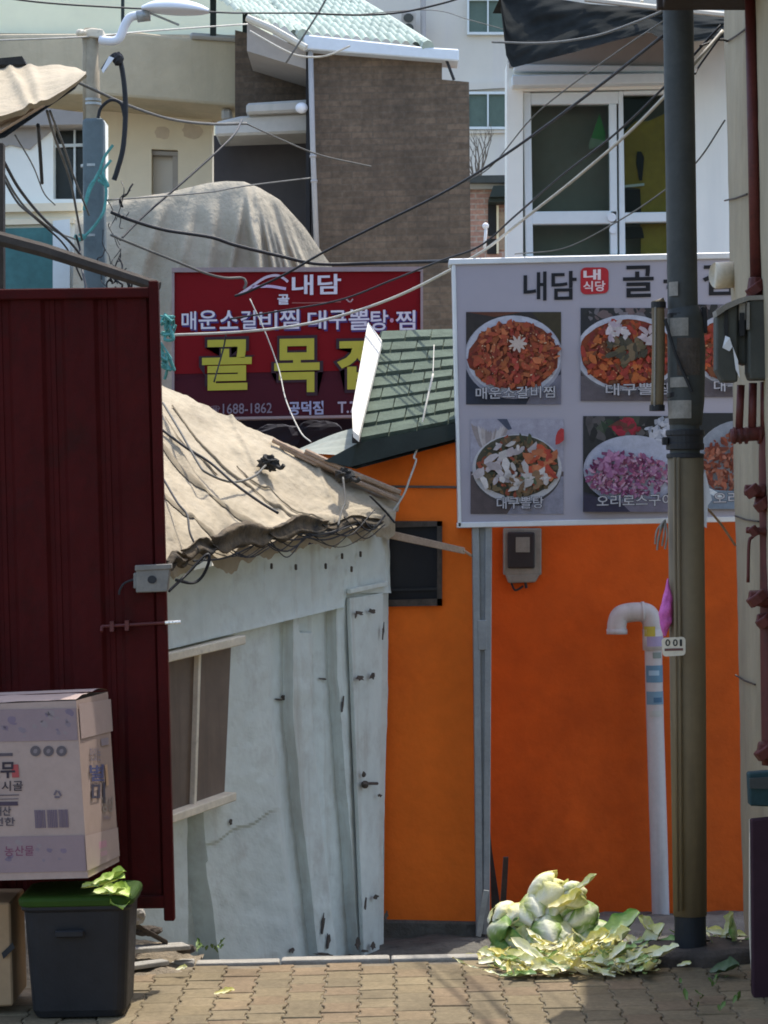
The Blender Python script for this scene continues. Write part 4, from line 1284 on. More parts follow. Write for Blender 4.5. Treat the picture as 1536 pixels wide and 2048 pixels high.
# red gas piping fixed to the wall
gpx = lambda x, y, Y=9.0: P(x, y, Y)
gp_ = thing('gas_piping', 'dark red gas pipes with valves climbing the beige wall at the right edge', 'pipes', P(1510, 1500, 9.0))
b = MB()
b.tube([gpx(1500, -60), gpx(1507, 300), gpx(1512, 560)], .021, 14)
b.tube([gpx(1524, -60, 8.9), gpx(1530, 300, 8.9), gpx(1534, 560, 8.9)], .012, 12)
b.tube([gpx(1482, 770), gpx(1478, 862)], .014, 12); b.tube([gpx(1506, 766), gpx(1504, 868)], .015, 12); b.tube([gpx(1530, 764), gpx(1530, 872)], .017, 12)
b.tube([gpx(1462, 872), gpx(1500, 868), gpx(1545, 866)], .026, 14)
b.tube(curve([gpx(1545, 866), gpx(1535, 880), gpx(1534, 960), gpx(1536, 1100), gpx(1537, 1300), gpx(1540, 1530)], 6), .030, 14)
b.tube(curve([gpx(1540, 1062), gpx(1518, 1066), gpx(1505, 1074), gpx(1498, 1088), gpx(1496, 1165)], 6), .006, 8)
build(b, 'pipe', m_gas, gp_, smooth=True)
for (x, y, r_, s_) in ((1510, 575, .034, 1), (1503, 980, .026, 2), (1512, 1195, .034, 3), (1506, 1060, .016, 4), (1524, 1006, .03, 5), (1530, 1500, .04, 6), (1528, 1240, .03, 7)):
    b = MB()
    b.tube([gpx(x, y - 20, 8.97), gpx(x, y + 20, 8.97)], [r_ * .7, r_], 8) if s_ == 1 else b.tube([gpx(x - 14, y, 8.97), gpx(x + 26, y + 3, 8.97)], [r_ * .8, r_], 8)
    b.tube([gpx(x - 4, y - 6, 8.95), gpx(x + 8, y + 10, 8.95)], r_ * 1.15, 6)
    build(b, 'valve', m_gas, gp_, bevel=.003)
b = MB()
for x in (1466, 1478, 1490, 1516): b.tube([gpx(x, 871, 9.0), gpx(x + 5, 871, 9.0)], .031, 14)
build(b, 'coupling', m_gas, gp_)
gm = thing('gas_meter', 'dark grey gas meter box hanging from the red pipes on the beige wall', 'meter', P(1500, 750, 8.95))
mpl = face(8.92)
b = MB()
b.slab([(1495, 612), (1495, 745), (1500, 760), (1600, 758), (1600, 594), (1500, 598)], mpl, .10, .02)
b.slab([(1432, 632), (1432, 740), (1446, 764), (1476, 764), (1476, 605), (1452, 616)], mpl, .08)
b.slab([(1470, 606), (1470, 720), (1496, 730), (1496, 602)], mpl, .08, -.03)
cs = build(b, 'case', m_gasmeter, gm, bevel=.008, seg=2)
b = MB()
b.slab([(1430, 622), (1432, 634), (1452, 620), (1478, 608), (1496, 602), (1600, 596), (1600, 588), (1494, 593), (1476, 598), (1450, 608)], mpl, .10, .03)
b.slab([(1492, 606), (1492, 660), (1497, 660), (1497, 606)], mpl, .03, .03); b.slab([(1478, 608), (1478, 640), (1490, 640), (1490, 606)], mpl, .02, .01)
build(b, 'edge', m_tape, cs)
b = MB()
b.slab([(1448, 620), (1448, 680), (1456, 676), (1456, 620)], mpl, .02, .006); b.slab([(1478, 626), (1478, 672), (1488, 672), (1488, 626)], mpl, .02, .014)
build(b, 'slot', m_black, cs)
b = MB()
b.prism([mpl.at(1450, 672, .012), mpl.at(1444, 696, .014), mpl.at(1458, 703, .012), mpl.at(1464, 694, .014), mpl.at(1458, 676, .018)], (0, .003, 0))
b.prism([mpl.at(1464, 694, .02), mpl.at(1470, 740, .02), mpl.at(1478, 756, .02), mpl.at(1474, 720, .02)], (0, .003, 0))
build(b, 'paper_tag', m_lampw, gm)
# stuff leaning on the wall below
b = MB()
ppl_ = face(8.72)
b.slab([(1503, 1640), (1506, 1990), (1516, 2012), (1600, 2005), (1600, 1630)], ppl_, .05)
build(b, 'purple_board', m_purple, None, 'dark purple board leaning upright at the right edge below the teal panel', 'board', bevel=.005)
b = MB()
b.slab([(1499, 1862), (1507, 2010), (1512, 2010), (1506, 1640), (1500, 1640)], face(8.76), .02)
build(b, 'edge_strip', m_cream, None, 'narrow pale strip of trim along the side of the dark purple board', 'trim')
b = MB()
b.slab([(1497, 1546), (1500, 1612), (1600, 1616), (1600, 1538)], face(8.74), .06)
tp = thing('teal_box', 'small teal and grey box fixed above the dark purple board', 'box', P(1520, 1612, 8.74))
build(b, 'body', m_tealdk, tp, bevel=.005)
b = MB()
b.slab([(1498, 1556), (1499, 1576), (1600, 1580), (1600, 1550)], face(8.74), .01, .012)
build(b, 'lid', m_poleu, tp)

# ================================================================== RED SIGN
RY = 14.5
rsp = face(RY)
rsg = thing('red_sign', 'wide maroon shop sign with yellow lettering above the cream tarpaulin roof', 'sign', P(594, 838, RY))
b = MB()
b.slab([(348, 543), (348, 748), (842, 738), (842, 541)], rsp, .16)
build(b, 'panel', m_red, rsg)
b = MB()
q = [(348, 838)]
for i in range(41):
    x = 348 + 494 * i / 40; q.append((x, 766 - 20 * math.exp(-((x - 410) / 70) ** 2) - 14 * math.exp(-((x - 700) / 60) ** 2) + 8 * math.sin(x / 50)))
q.append((842, 830))
b.slab(q[::-1], rsp, .02, .004)
b.slab([(348, 745), (348, 838), (842, 830), (842, 735)], rsp, .15, -.004)
build(b, 'lower_band', m_reddk, rsg)
b = MB()
b.slab([(344, 536), (344, 545), (846, 543), (846, 534)], rsp, .2, .02)
b.slab([(344, 545), (344, 838), (349, 838), (349, 545)], rsp, .2, .015); b.slab([(841, 543), (841, 832), (846, 832), (846, 543)], rsp, .2, .015)
b.slab([(344, 836), (344, 841), (846, 833), (846, 828)], rsp, .2, .018)
build(b, 'frame', m_trim, rsg)
b = MB()
wc, lc, yc, kc = (.66, .64, .70), (.40, .40, .60), (.46, .42, .045), (.035, .012, .02)
text(b, '내담', rsp, (585, 551, 681, 590), .012, wc, .02)
text(b, '골', rsp, (556, 590, 578, 609), .012, wc, .03)
for s_, r_ in (('매', (364, 624, 392, 660)), ('운', (398, 622, 434, 658)), ('소', (440, 622, 476, 658)), ('갈', (482, 622, 516, 658)), ('비', (520, 622, 554, 658)), ('찜', (560, 620, 598, 658)), ('대', (616, 622, 652, 659)), ('구', (658, 622, 692, 659)), ('뽈', (698, 620, 738, 660)), ('탕', (742, 621, 776, 661)), ('찜', (792, 622, 830, 660))):
    text(b, s_, rsp, (r_[0] + 2, r_[1] + 3, r_[2] + 2, r_[3] + 3), .0110, (.06, .03, .14), .015, .02)
    text(b, s_, rsp, r_, .0125, wc, .012)
text(b, '·', rsp, (781, 638, 786, 644), .012, (.5, .25, .35), .03)
for s_, r_ in (('골', (408, 684, 500, 778)), ('목', (552, 682, 636, 782)), ('집', (680, 680, 772, 776))):
    text(b, s_, rsp, (r_[0] - 3, r_[1] - 3, r_[2] + 4, r_[3] + 4), .011, kc, .032, .025)
    text(b, s_, rsp, r_, .013, yc, .032)
text(b, '공덕점', rsp, (578, 804, 646, 830), .012, (.34, .36, .50), .03)
text(b, '1688-1862', rsp, (446, 808, 544, 828), .012, (.20, .16, .20), .01)
text(b, '☎', rsp, (420, 812, 440, 828), .012, (.20, .16, .20), .01)
text(b, 'T.712', rsp, (676, 804, 740, 826), .012, (.40, .36, .42), .02)
def arc(pts, w, col):
    c = curve([Vector((x, y, 0)) for x, y in pts], 8)
    for i in range(len(c) - 1):
        d = (c[i + 1] - c[i]).normalized(); n_ = Vector((-d.y, d.x, 0)) * w
        b.poly([rsp.at(p.x, p.y, .012) for p in (c[i] + n_, c[i] - n_, c[i + 1] - n_, c[i + 1] + n_)], col)
arc([(478, 590), (505, 572), (530, 556), (552, 551), (566, 556), (576, 564)], 2.6, (.60, .50, .58))
arc([(505, 574), (540, 573), (572, 578)], 2.8, (.58, .44, .60))
arc([(584, 606), (620, 606), (682, 604)], .9, (.35, .12, .10)); arc([(692, 598), (700, 604), (706, 598)], 1.4, (.45, .3, .3))
build(b, 'lettering', m_print, rsg)
b = MB()
b.slab([(470, 836), (470, 1100), (860, 1100), (860, 832)], face(14.9), .2)
b.blob(P(555, 872, 14.75), .16, .05, .07, 12, 8, .3, 3, 1); b.blob(P(640, 862, 14.75), .14, .05, .06, 12, 8, .3, 3, 2)
build(b, 'folded_awning', m_navy, None, 'dark navy folded awning under the maroon shop sign', 'awning')

# ================================================================== TARPAULIN MOUND
mo = MB()
def topy(x): return lerpk(x, [(120, 455), (232, 400), (330, 386), (415, 366), (450, 362), (488, 363), (520, 376), (560, 400), (610, 455), (660, 528), (720, 610), (780, 690)])
def moundf(u, v):
    x = 150 + (760 - 150) * u
    xb = 120 + 700 * u
    yt = topy(x)
    turn = max(0, (x - 500) / 260); tl = max(0, (440 - x) / 320)
    Yt = 15.72 + 1.5 * turn * turn + .2 * turn
    Yb = 15.30 + 2.0 * turn * turn + .5 * turn + .10 * tl
    s_ = v
    xx = x + (xb - x) * s_ * .5
    y = yt + (900 - yt) * s_
    Y = Yt + (Yb - Yt) * (s_ ** .6)
    h = 0
    for x0, sl_, w_, a_ in ((300, -150, 14, .05), (470, -95, 7, .05), (505, 60, 8, .06), (535, 100, 7, .06), (560, 160, 7, .05), (590, 210, 9, .05), (420, -60, 14, .04), (370, -120, 12, .03), (610, 260, 8, .05), (515, 20, 6, .05), (548, 130, 4, .04)):
        h += a_ * math.exp(-((x - (x0 + sl_ * (s_ - .2))) / w_) ** 2) * min(1, s_ * 5 + .1)
    h += .03 * mn.noise(Vector((x * .012, s_ * 3, 2))) + .012 * mn.noise(Vector((x * .04, s_ * 9, 5)))
    return P(xx, y, Y - h * 1.6)
mo.grid(moundf, 200, 80)
mo.grid(lambda u, v: moundf(u, 0) + Vector((0, 2.2 * v, -.5 * v - 1.2 * v * v)), 100, 8)
build(mo, 'tarpaulin_mound', m_tarp2, None, 'grey beige tarpaulin draped in folds over a peaked roof behind the maroon sign', 'tarpaulin', smooth=True)

# ================================================================== LEFT NEAR EAVE
le = thing('lean_to_roof', 'tarpaulin covered lean-to eave jutting in at the upper left', 'roof', P(0, 300, 10.2))
b = MB()
def leav(u, v):
    x = -160 + 332 * u
    yt = lerpk(x, [(-160, 128), (0, 138), (60, 133), (120, 128), (150, 134), (172, 146)]); yb = lerpk(x, [(-160, 250), (0, 232), (70, 212), (130, 182), (172, 148)])
    p = P(x, yt + (yb - yt) * v, 10.9 - .9 * v)
    a_ = .020 * math.exp(-((x - (20 + 40 * v)) / 9) ** 2) + .014 * math.exp(-((x - 60 - 20 * v) / 10) ** 2)
    return p + Vector((0, -.2, .98)) * (a_ + .015 * mn.noise(Vector((x * .02, v * 3, 1))))
b.grid(leav, 70, 24)
def leav2(u, v):
    x = -160 + 332 * u
    p = leav(u, 1)
    return p + Vector((0, .03 * v, -(.018 + .03 * mn.noise(Vector((x * .018, 0, 2)))) * v * (1 if x < 150 else .4)))
b.grid(leav2, 70, 4)
build(b, 'tarpaulin', m_tarp, le, smooth=True)
b = MB()
b.prism([P(-160, 268, 10.0), P(-160, 330, 10.0), P(0, 262, 10.05), P(88, 208, 10.15), P(84, 196, 10.15)], (0, .05, .0))
build(b, 'fascia_board', m_wood2, le, bevel=.003)
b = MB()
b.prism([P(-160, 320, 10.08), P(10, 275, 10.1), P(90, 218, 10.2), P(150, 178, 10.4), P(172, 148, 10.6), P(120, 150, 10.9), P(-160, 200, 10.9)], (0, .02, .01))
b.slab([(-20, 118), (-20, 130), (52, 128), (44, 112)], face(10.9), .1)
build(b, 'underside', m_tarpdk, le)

# ================================================================== LEFT BACK HOUSE
bh = thing('whitewashed_house', 'whitewashed house with dark window and teal panel behind the gate at the left', 'house', P(60, 900, 16))
hp = face(16.2)
b = MB()
for q in ([(-260, 225), (-260, gp(16.2)), (0, gp(16.2)), (0, 225)], [(0, 225), (0, 410), (106, 410), (106, 225)], [(166, 238), (166, 410), (208, 410), (208, 240)], [(106, 226), (106, 252), (166, 254), (166, 236)], [(106, 398), (106, 410), (166, 410), (166, 398)], [(0, 410), (0, gp(16.2)), (212, gp(16.2)), (212, 410)]):
    b.slab(q, hp, .25)
build(b, 'wall', m_white, bh)
b = MB(); b.slab([(100, 246), (100, 404), (172, 404), (172, 246)], hp, .02, -.14); wn_ = build(b, 'window', m_winglass, bh)
b = MB(); b.slab([(106, 284), (106, 290), (166, 288), (166, 282)], hp, .03, -.1); b.slab([(143, 252), (143, 398), (147, 398), (147, 252)], hp, .03, -.105); build(b, 'frame', m_pvcframe, wn_)
b = MB(); b.slab([(-260, 416), (-260, 432), (166, 424), (166, 408)], hp, .2, .08); b.slab([(-260, 446), (-260, 458), (150, 448), (150, 438)], hp, .2, .05); build(b, 'ledge', m_cream2, bh)
b = MB(); b.slab([(-260, 462), (-260, 700), (108, 700), (108, 456)], hp, .05, .03); build(b, 'teal_panel', m_teal, bh)
b = MB(); b.slab([(108, 444), (108, 700), (142, 700), (142, 440)], hp, .1, .06); build(b, 'pilaster', m_pvcframe, bh)
b = MB(); b.slab([(-260, 205), (-260, 262), (180, 254), (180, 232), (100, 222)], hp, .3, .12); b.slab([(0, 252), (0, 300), (20, 290), (60, 300), (80, 282), (104, 262), (104, 250)], hp, .03, .02); build(b, 'eave', m_soffit, bh)

# ================================================================== OLD POLE AND STREET LAMP
QY = 13.5
op = thing('old_pole', 'old utility pole, tan above and blue grey below, wrapped in cables behind the gate', 'pole', P(188, 700, QY))
b = MB()
b.tube([P(200, gp(QY), QY), P(184, 240, QY), P(182, 58, QY)], [.050, .046, .040], 16)
b.tube([P(172, 240, QY - .02), P(170, 66, QY - .02)], .016, 10)
build(b, 'shaft', m_polec, op, smooth=True)
b = MB()
b.prism([P(164, 236, QY - .06), P(170, 900, QY - .06), P(214, 900, QY - .06), P(206, 234, QY - .06)], (0, .12, 0))
build(b, 'sheath', m_polebl, op, bevel=.02, seg=3)
b = MB()
b.slab([(156, 62), (158, 72), (208, 76), (206, 58), (182, 56)], face(QY - .05), .12)
b.blob(P(162, 66, QY - .06), .03, .03, .02, 10, 6, .3, 3, 3)
build(b, 'cap', m_cream, op, bevel=.006)
b = MB()
for y in (198, 206, 330, 470): b.tube([P(185, y, QY), P(185, y + 5, QY)], .065 if y > 300 else .05, 14)
build(b, 'strap', m_steel, op)
sl_ = thing('street_lamp', 'white street lamp on a bent arm at the top of the old pole', 'street lamp', P(300, 40, QY))
b = MB()
b.tube(curve([P(200, 80, QY - .04), P(226, 82, QY - .06), P(240, 74, QY - .06), P(250, 50, QY - .06), P(262, 34, QY - .06), P(284, 30, QY - .06), P(300, 26, QY - .06)], 8), .024, 14)
build(b, 'arm', m_lampw, sl_, smooth=True)
b = MB()
b.tube([P(274, 33, QY - .06), P(300, 30, QY - .06)], .032, 14)
build(b, 'joint', m_steel, sl_, smooth=True)
b = MB()
def head(u, v):
    a = 2 * math.pi * u; t = v
    c = P(284 + 134 * t, 18 + 6 * t, QY - .06 - .10 * t)
    w = math.sin(math.pi * min(max(t, .02), .98)) ** .45
    up = .058 * w if math.sin(a) > 0 else .020 * w
    return c + Vector((0, math.cos(a) * .10 * w, math.sin(a) * up))
b.grid(head, 28, 20)
build(b, 'head', m_lampw, sl_, smooth=True)
b = MB()
b.tube([P(300, 26, QY - .07), P(358, 50, QY - .09)], .006, 8)
build(b, 'brace', m_steel, sl_)
cb = MB()
cb.tube(curve([P(206, 140, 13.4), P(222, 116, 13.4), P(236, 112, 13.4), P(246, 150, 13.4), P(251, 215, 13.4), P(247, 290, 13.4), P(236, 336, 13.4), P(228, 360, 13.4)], 8), .014, 8)
cb.tube(curve([P(196, 236, 13.4), P(202, 216, 13.4), P(222, 200, 13.4), P(242, 208, 13.4), P(250, 240, 13.4)], 8), .009, 8)
cb.blob(P(236, 118, 13.38), .03, .03, .035, 12, 8, .4, 3, 4)
build(cb, 'pole_cable', m_cable_k, None, 'thick black cable looping down beside the old utility pole', 'cable')
b = MB()
b.prism([P(218, 112, 13.35), P(203, 140, 13.35), P(206, 146, 13.35), P(228, 116, 13.35)], (0, .01, 0))
build(b, 'white_tag', m_lampw, None, 'small white plastic tag dangling by the black cable under the street lamp', 'tag')
b = MB()
rc = random.Random(11)
for i in range(24):
    x, y = rc.uniform(206, 258), rc.uniform(380, 620)
    h0 = rc.uniform(30, 80); pts = [P(x + 10 * math.sin(i * 1.7 + q_ * .8) + rc.uniform(-3, 3), y + h0 * (q_ / 5 - .5) + rc.uniform(-5, 5), 13.38 + rc.uniform(-.04, .04)) for q_ in range(6)]
    b.tube(curve(pts, 6), rc.choice((.0024, .0034, .0055)), 6)
build(b, 'cable_tangle', m_cable_k, None, 'dense tangle of black cables bunched round the old utility pole', 'cables')
b = MB()
for pts in (((226, 290), (208, 316), (196, 350), (178, 376), (168, 420), (180, 380), (200, 340)), ((200, 350), (212, 376), (210, 410), (204, 430), (182, 460), (160, 478), (150, 470)), ((222, 320), (206, 345), (216, 372), (196, 360)), ((148, 474), (158, 480), (170, 474), (158, 468))):
    b.tube(curve([P(x, y, 13.32) for x, y in pts], 8), .0085, 6)
build(b, 'teal_rope', m_cable_b, None, 'teal green rope knotted round the old utility pole', 'rope')
b = MB()
for i in range(16):
    x, y = rc.uniform(322, 350), rc.uniform(615, 745)
    pts = [P(x + rc.uniform(-14, 14), y + rc.uniform(-22, 22), 13.9 + rc.uniform(-.04, .04)) for _ in range(4)]
    b.tube(curve(pts, 6), rc.choice((.006, .009)), 5)
build(b, 'hanging_rope', m_cable_b, None, 'frayed blue green rope ends hanging at the left edge of the maroon sign', 'rope')

# ================================================================== RENDERED HOUSE, UPPER LEFT
CYd = 22.0
rh = thing('rendered_house', 'grey rendered house with a flat roof parapet and small pale window', 'house', P(300, 600, CYd))
cp, cp2 = face(CYd), face(22.9)
b = MB()
b.slab([(-400, 70), (-400, 185), (196, 190), (500, 216), (500, 84), (380, 76), (280, 64), (240, 66)], cp, 1.2)
build(b, 'parapet', m_conc, rh, bevel=.03, seg=2)
b = MB()
b.slab([(380, 66), (380, 78), (500, 86), (500, 76), (440, 70)], cp, .5, .05); build(b, 'coping', m_balc, rh, bevel=.02); b = MB(); b.slab([(441, 212), (441, 236), (462, 236), (462, 214)], cp, .2, -.1)
build(b, 'bracket', m_balc, rh, bevel=.02)
b = MB()
for q in ([(-400, 150), (-400, gp(22.9)), (303, gp(22.9)), (303, 150)], [(356, 170), (356, gp(22.9)), (424, gp(22.9)), (424, 170)], [(303, 170), (303, 298), (356, 300), (356, 170)], [(303, 392), (303, gp(22.9)), (356, gp(22.9)), (356, 392)]): b.slab(q, cp2, .3)
build(b, 'wall', m_cream2, rh)
b = MB(); b.slab([(300, 296), (300, 396), (359, 396), (359, 296)], cp2, .02, -.18); w1 = build(b, 'window', m_lav, rh)
b = MB(); b.slab([(303, 300), (303, 308), (356, 310), (356, 302)], cp2, .12, -.05); b.slab([(344, 306), (344, 394), (356, 394), (356, 306)], cp2, .12, -.07); build(b, 'frame', m_soffit, w1)
b = MB(); b.slab(ell(384, 262, 22, 14, 14, .1, .2), cp2, .01, .004); build(b, 'damp_patch', m_damp, rh); b = MB(); b.slab(ell(325, 266, 16, 12, 14, .1, .2), cp2, .01, .004); build(b, 'damp_patch', m_damp, rh)
for x, y1, w in ((426, 72, 6), (490, 84, 5), (245, 60, 3)):
    b = MB(); b.slab([(x - w, -80), (x - w, y1), (x + w, y1), (x + w, -80)], face(21.95), .05)
    build(b, 'roof_post', m_gutter, rh)
pg = MB(); pg.slab([(-600, -200), (-600, gp(26)), (520, gp(26)), (520, -200)], face(26), 3)
pgb = thing('pale_green_building', 'pale green rendered building rising behind the grey parapet', 'building', P(0, gp(26), 27))
build(pg, 'wall', m_pale, pgb)
b = MB(); b.slab([(-600, 62), (-600, 74), (520, 84), (520, 70)], face(25.9), .4); build(b, 'ledge', m_tarp2, pgb)

# ================================================================== BROWN BRICK HOUSE
bb = thing('brown_brick_house', 'dark brown brick house with pale green tiled roof and white downpipe', 'house', P(780, 900, 20))
b1, b2 = face(20.0), face(20.9)
b = MB()
b.slab([(624, 95), (636, gp(20)), (952, gp(20)), (938, 164), (884, 159), (884, 118)], b1, 2.5)
build(b, 'front_wall', m_brick, bb)
b = MB()
b.slab([(470, 60), (470, gp(20.9)), (640, gp(20.9)), (640, 100)], b2, .5)
build(b, 'side_wall', m_brick, bb)
b = MB(); b.slab([(428, 272), (428, 640), (640, 640), (640, 262)], b2, .02, .03); build(b, 'dark_opening', m_dim, bb)
b = MB(); b.slab([(430, 244), (430, 272), (622, 265), (622, 224), (480, 232)], face(20.2), .6); b.slab([(492, 206), (492, 228), (622, 222), (622, 198)], face(20.12), .4)
build(b, 'balcony', m_balc, bb, bevel=.02)
b = MB(); b.blob(P(603, 216, 19.95), .05, .05, .045, 12, 8, 0, 1, 1); build(b, 'wall_lamp', m_lampw, bb, smooth=True)
b = MB()
b.slab([(606, 68), (608, 98), (918, 122), (918, 98), (850, 94)], face(19.85), .35)
build(b, 'fascia', m_fascia, bb, bevel=.01)
b = MB()
b.slab([(494, 44), (494, 102), (612, 138), (612, 104), (560, 78)], face(19.95), .9)
build(b, 'soffit', m_soffit, bb)
b = MB(); b.tube([P(494, 36, 19.9), P(545, 58, 19.85), P(612, 96, 19.8)], .03, 8); build(b, 'verge', m_flash, bb)
b = MB()
def tile(u, v):
    # hip face: eave along the front, apex up and back
    xe = 606 + 250 * u if False else 0
    ex0, ey0, ex1, ey1 = 606, 70, 856, 94
    tx0, ty0, tx1, ty1 = 470, -60, 640, -40
    a = P(ex0 + (ex1 - ex0) * u, ey0 + (ey1 - ey0) * u, 19.9); c = P(tx0 + (tx1 - tx0) * u, ty0 + (ty1 - ty0) * u, 23.5)
    p = a.lerp(c, v)
    return p + Vector((0, -.3, .9)) * (.035 * abs(math.sin(u * 40)) + .03 * ((v * 14) % 1.0))
b.grid(tile, 160, 112)
def tile2(u, v):
    a = P(470 + 140 * u, 22 + 54 * u, 19.95); c = P(300 + 190 * u, -90 + 40 * u, 23.5)
    return a.lerp(c, v) + Vector((0, -.3, .9)) * (.035 * abs(math.sin(u * 24)) + .03 * ((v * 14) % 1.0))
b.grid(tile2, 90, 70)
build(b, 'roof', m_tile, bb)
b = MB()
for q in (((606, 70, 19.85), (560, 24, 21.2), (470, -60, 23.5)), ((856, 93, 19.85), (790, 50, 21.2), (640, -40, 23.4))): b.tube([P(*t) for t in q], .05, 8)
build(b, 'ridge_tiles', m_tile, bb)
b = MB(); b.tube([P(621, 100, 19.9), P(626, 310, 19.9), P(636, 560, 19.9)], .022, 12)
for y in (310, 360): b.tube([P(626 + (y - 310) * .04, y, 19.9), P(626 + (y - 310) * .04, y + 5, 19.9)], .028, 12)
dp = build(b, 'downpipe', m_pvc, bb, smooth=True)
b = MB(); b.slab([(612, 100), (612, 480), (620, 500), (618, 100)], face(19.97), .3); build(b, 'corner_shade_strip', m_shadow, bb)  # thin dark sheet painting the shadow in the brick corner
b = MB(); b.tube([P(892, 118, 19.9), P(908, 160, 19.9)], .012, 6); build(b, 'bracket', m_black, bb)

# ================================================================== WHITE APARTMENT BLOCK
ap = thing('apartment_block', 'tall lavender white apartment block far behind the brown brick house', 'building', P(900, gp(45), 46))
app = face(45)
b = MB(); b.slab([(500, -300), (500, gp(45)), (1500, gp(45)), (1500, -300)], app, 6); build(b, 'wall', m_lav, ap)
for (x0, y0, x1, y1) in ((938, 3, 1012, 66), (938, 190, 1014, 255)):
    b = MB(); b.rect(x0, y0, x1, y1, app, .05, .03); w_ = build(b, 'window', m_wingreen, ap)
    b = MB()
    for q in ((x0 - 4, y0 - 5, x1 + 4, y0), (x0 - 4, y1, x1 + 4, y1 + 5), (x0 - 4, y0, x0, y1), (x1, y0, x1 + 4, y1), (x0 + 36, y0, x0 + 39, y1)): b.rect(*q, app, .1, .1)
    build(b, 'frame', m_pvcframe, w_)
b = MB(); b.slab([(930, 168), (930, 182), (1030, 176), (1030, 162)], app, .2, .1); b.slab([(930, 262), (930, 268), (1030, 266), (1030, 260)], app, .1, .06); build(b, 'ledge', m_lav, ap)
b = MB(); b.rect(803, 24, 832, 68, face(44.5), .35); ac = build(b, 'air_conditioner', m_ac, ap, bevel=.02)
b = MB()
for y in (36, 56): b.slab(ell(817, y, 10, 9, 16), face(44.5), .02, .012)
build(b, 'fan', m_gasmeter, ac)
b = MB(); b.tube([P(846, -20, 44.6), P(847, 90, 44.6)], .05, 8); build(b, 'pipe', m_pvc, ap)

# red brick house glimpsed in the gap
rk = thing('red_brick_house', 'small red brick house front glimpsed between the brown house and white house', 'house', P(975, 700, 30))
kp = face(30)
b = MB(); b.slab([(900, 360), (900, gp(30)), (1060, gp(30)), (1060, 358)], kp, 2); build(b, 'wall', m_brickred, rk)
b = MB(); b.slab([(900, 356), (900, 370), (1060, 369), (1060, 354)], kp, .4, .2); build(b, 'parapet', m_poleu, rk)
b = MB(); b.slab([(900, 370), (900, 380), (1060, 379), (1060, 369)], kp, .3, .1); build(b, 'parapet_band', m_soffit, rk)
b = MB(); b.slab([(984, 380), (976, 402), (1060, 400), (1060, 378)], kp, .5, .4); b.slab([(976, 403), (976, 410), (1060, 408), (1060, 401)], kp, .4, .3); build(b, 'canopy', m_gutter, rk)
b = MB(); b.slab([(976, 410), (976, 472), (992, 472), (992, 410)], kp, .05, .02); b.slab([(974, 478), (974, 508), (994, 508), (994, 478)], kp, .05, .02); build(b, 'doorway', m_shadow, rk)
b = MB(); b.slab([(997, 424), (997, 500), (1030, 500), (1030, 424)], kp, .05, .02); build(b, 'door', m_wood, rk)
b = MB(); b.slab([(993, 412), (993, 508), (997, 508), (997, 412)], kp, .08, .06); build(b, 'door_frame', m_cream2, rk)
b = MB(); b.tube([P(969, 496, 18), P(972, 455, 18)], .011, 8); b.blob(P(971, 452, 18), .024, .024, .024, 10, 8, 0, 1, 1); build(b, 'white_rod', m_lampw, None, 'small white rod with a round knob in the gap above the menu sign', 'rod', smooth=True)

# bare tree in front of the block
b = MB()
rc = random.Random(21)
def twig(mb, p, d, L, r_, n):
    q = p + d * L
    mb.tube([p, p.lerp(q, .5) + Vector((rc.uniform(-1, 1), 0, rc.uniform(-1, 1))) * L * .06, q], [r_, r_ * .8, r_ * .55], 5)
    if n > 0:
        for _ in range(rc.choice((2, 2, 3))):
            e = (d + Vector((rc.uniform(-.55, .55), rc.uniform(-.3, .3), rc.uniform(-.1, .5)))).normalized()
            twig(mb, p.lerp(q, rc.uniform(.5, 1)), e, L * rc.uniform(.5, .75), r_ * .55, n - 1)
tr = thing('bare_tree', 'slender bare tree between the brown brick house and the white block', 'tree', P(955, gp(38), 38))
b = MB(); b.tube([P(962, gp(38), 38), P(958, 380, 38)], [.05, .035], 8); build(b, 'trunk', m_twig, tr)
b = MB()
for i in range(5): twig(b, P(958, 390 - 6 * i, 38), Vector((-.25 + .14 * i, 0, 1)).normalized(), .45, .018, 3)
build(b, 'crown', m_twig, tr)

# ================================================================== WHITE HOUSE WITH WINDOW
WY = 17.0
wp = face(WY)
wh = thing('white_house', 'white house with a large framed window and a black canopy above the menu sign', 'house', P(1200, 900, WY))
b = MB()
for q in ([(1014, 125), (1014, gp(WY)), (1046, gp(WY)), (1046, 125)], [(1046, 125), (1046, 182), (1380, 176), (1380, 120)], [(1046, 512), (1046, gp(WY)), (1380, gp(WY)), (1380, 508)], [(1380, 20), (1380, gp(WY)), (1760, gp(WY)), (1760, 20)]): b.slab(q, wp, .3)
build(b, 'wall', m_white, wh)
b = MB()
b.slab([(1022, 156), (1022, 178), (1380, 170), (1380, 150)], wp, .3, .12)
b.slab([(1026, 132), (1026, 146), (1380, 150), (1380, 136)], wp, .2, .08)
build(b, 'lintel', m_pvcframe, wh, bevel=.008)
b = MB(); b.slab([(1018, 90), (1018, 136), (1380, 140), (1380, 60)], wp, .2, .03); build(b, 'canopy_wall', m_soffit, wh)
b = MB(); b.slab([(1030, 180), (1036, 520), (1380, 520), (1380, 170)], wp, .02, -.28)
inr = build(b, 'interior', m_inside, wh)
wdw = MB()
for q in ([(1046, 182), (1052, 512), (1067, 512), (1062, 182)], [(1062, 184), (1062, 208), (1238, 206), (1238, 181)], [(1219, 206), (1222, 508), (1236, 508), (1234, 206)], [(1238, 180), (1240, 508), (1252, 508), (1247, 180)], [(1247, 180), (1247, 188), (1380, 186), (1380, 177)], [(1064, 422), (1064, 448), (1236, 446), (1236, 420)], [(1250, 424), (1250, 444), (1380, 442), (1380, 422)]): wdw.slab(q, wp, .10, -.03)
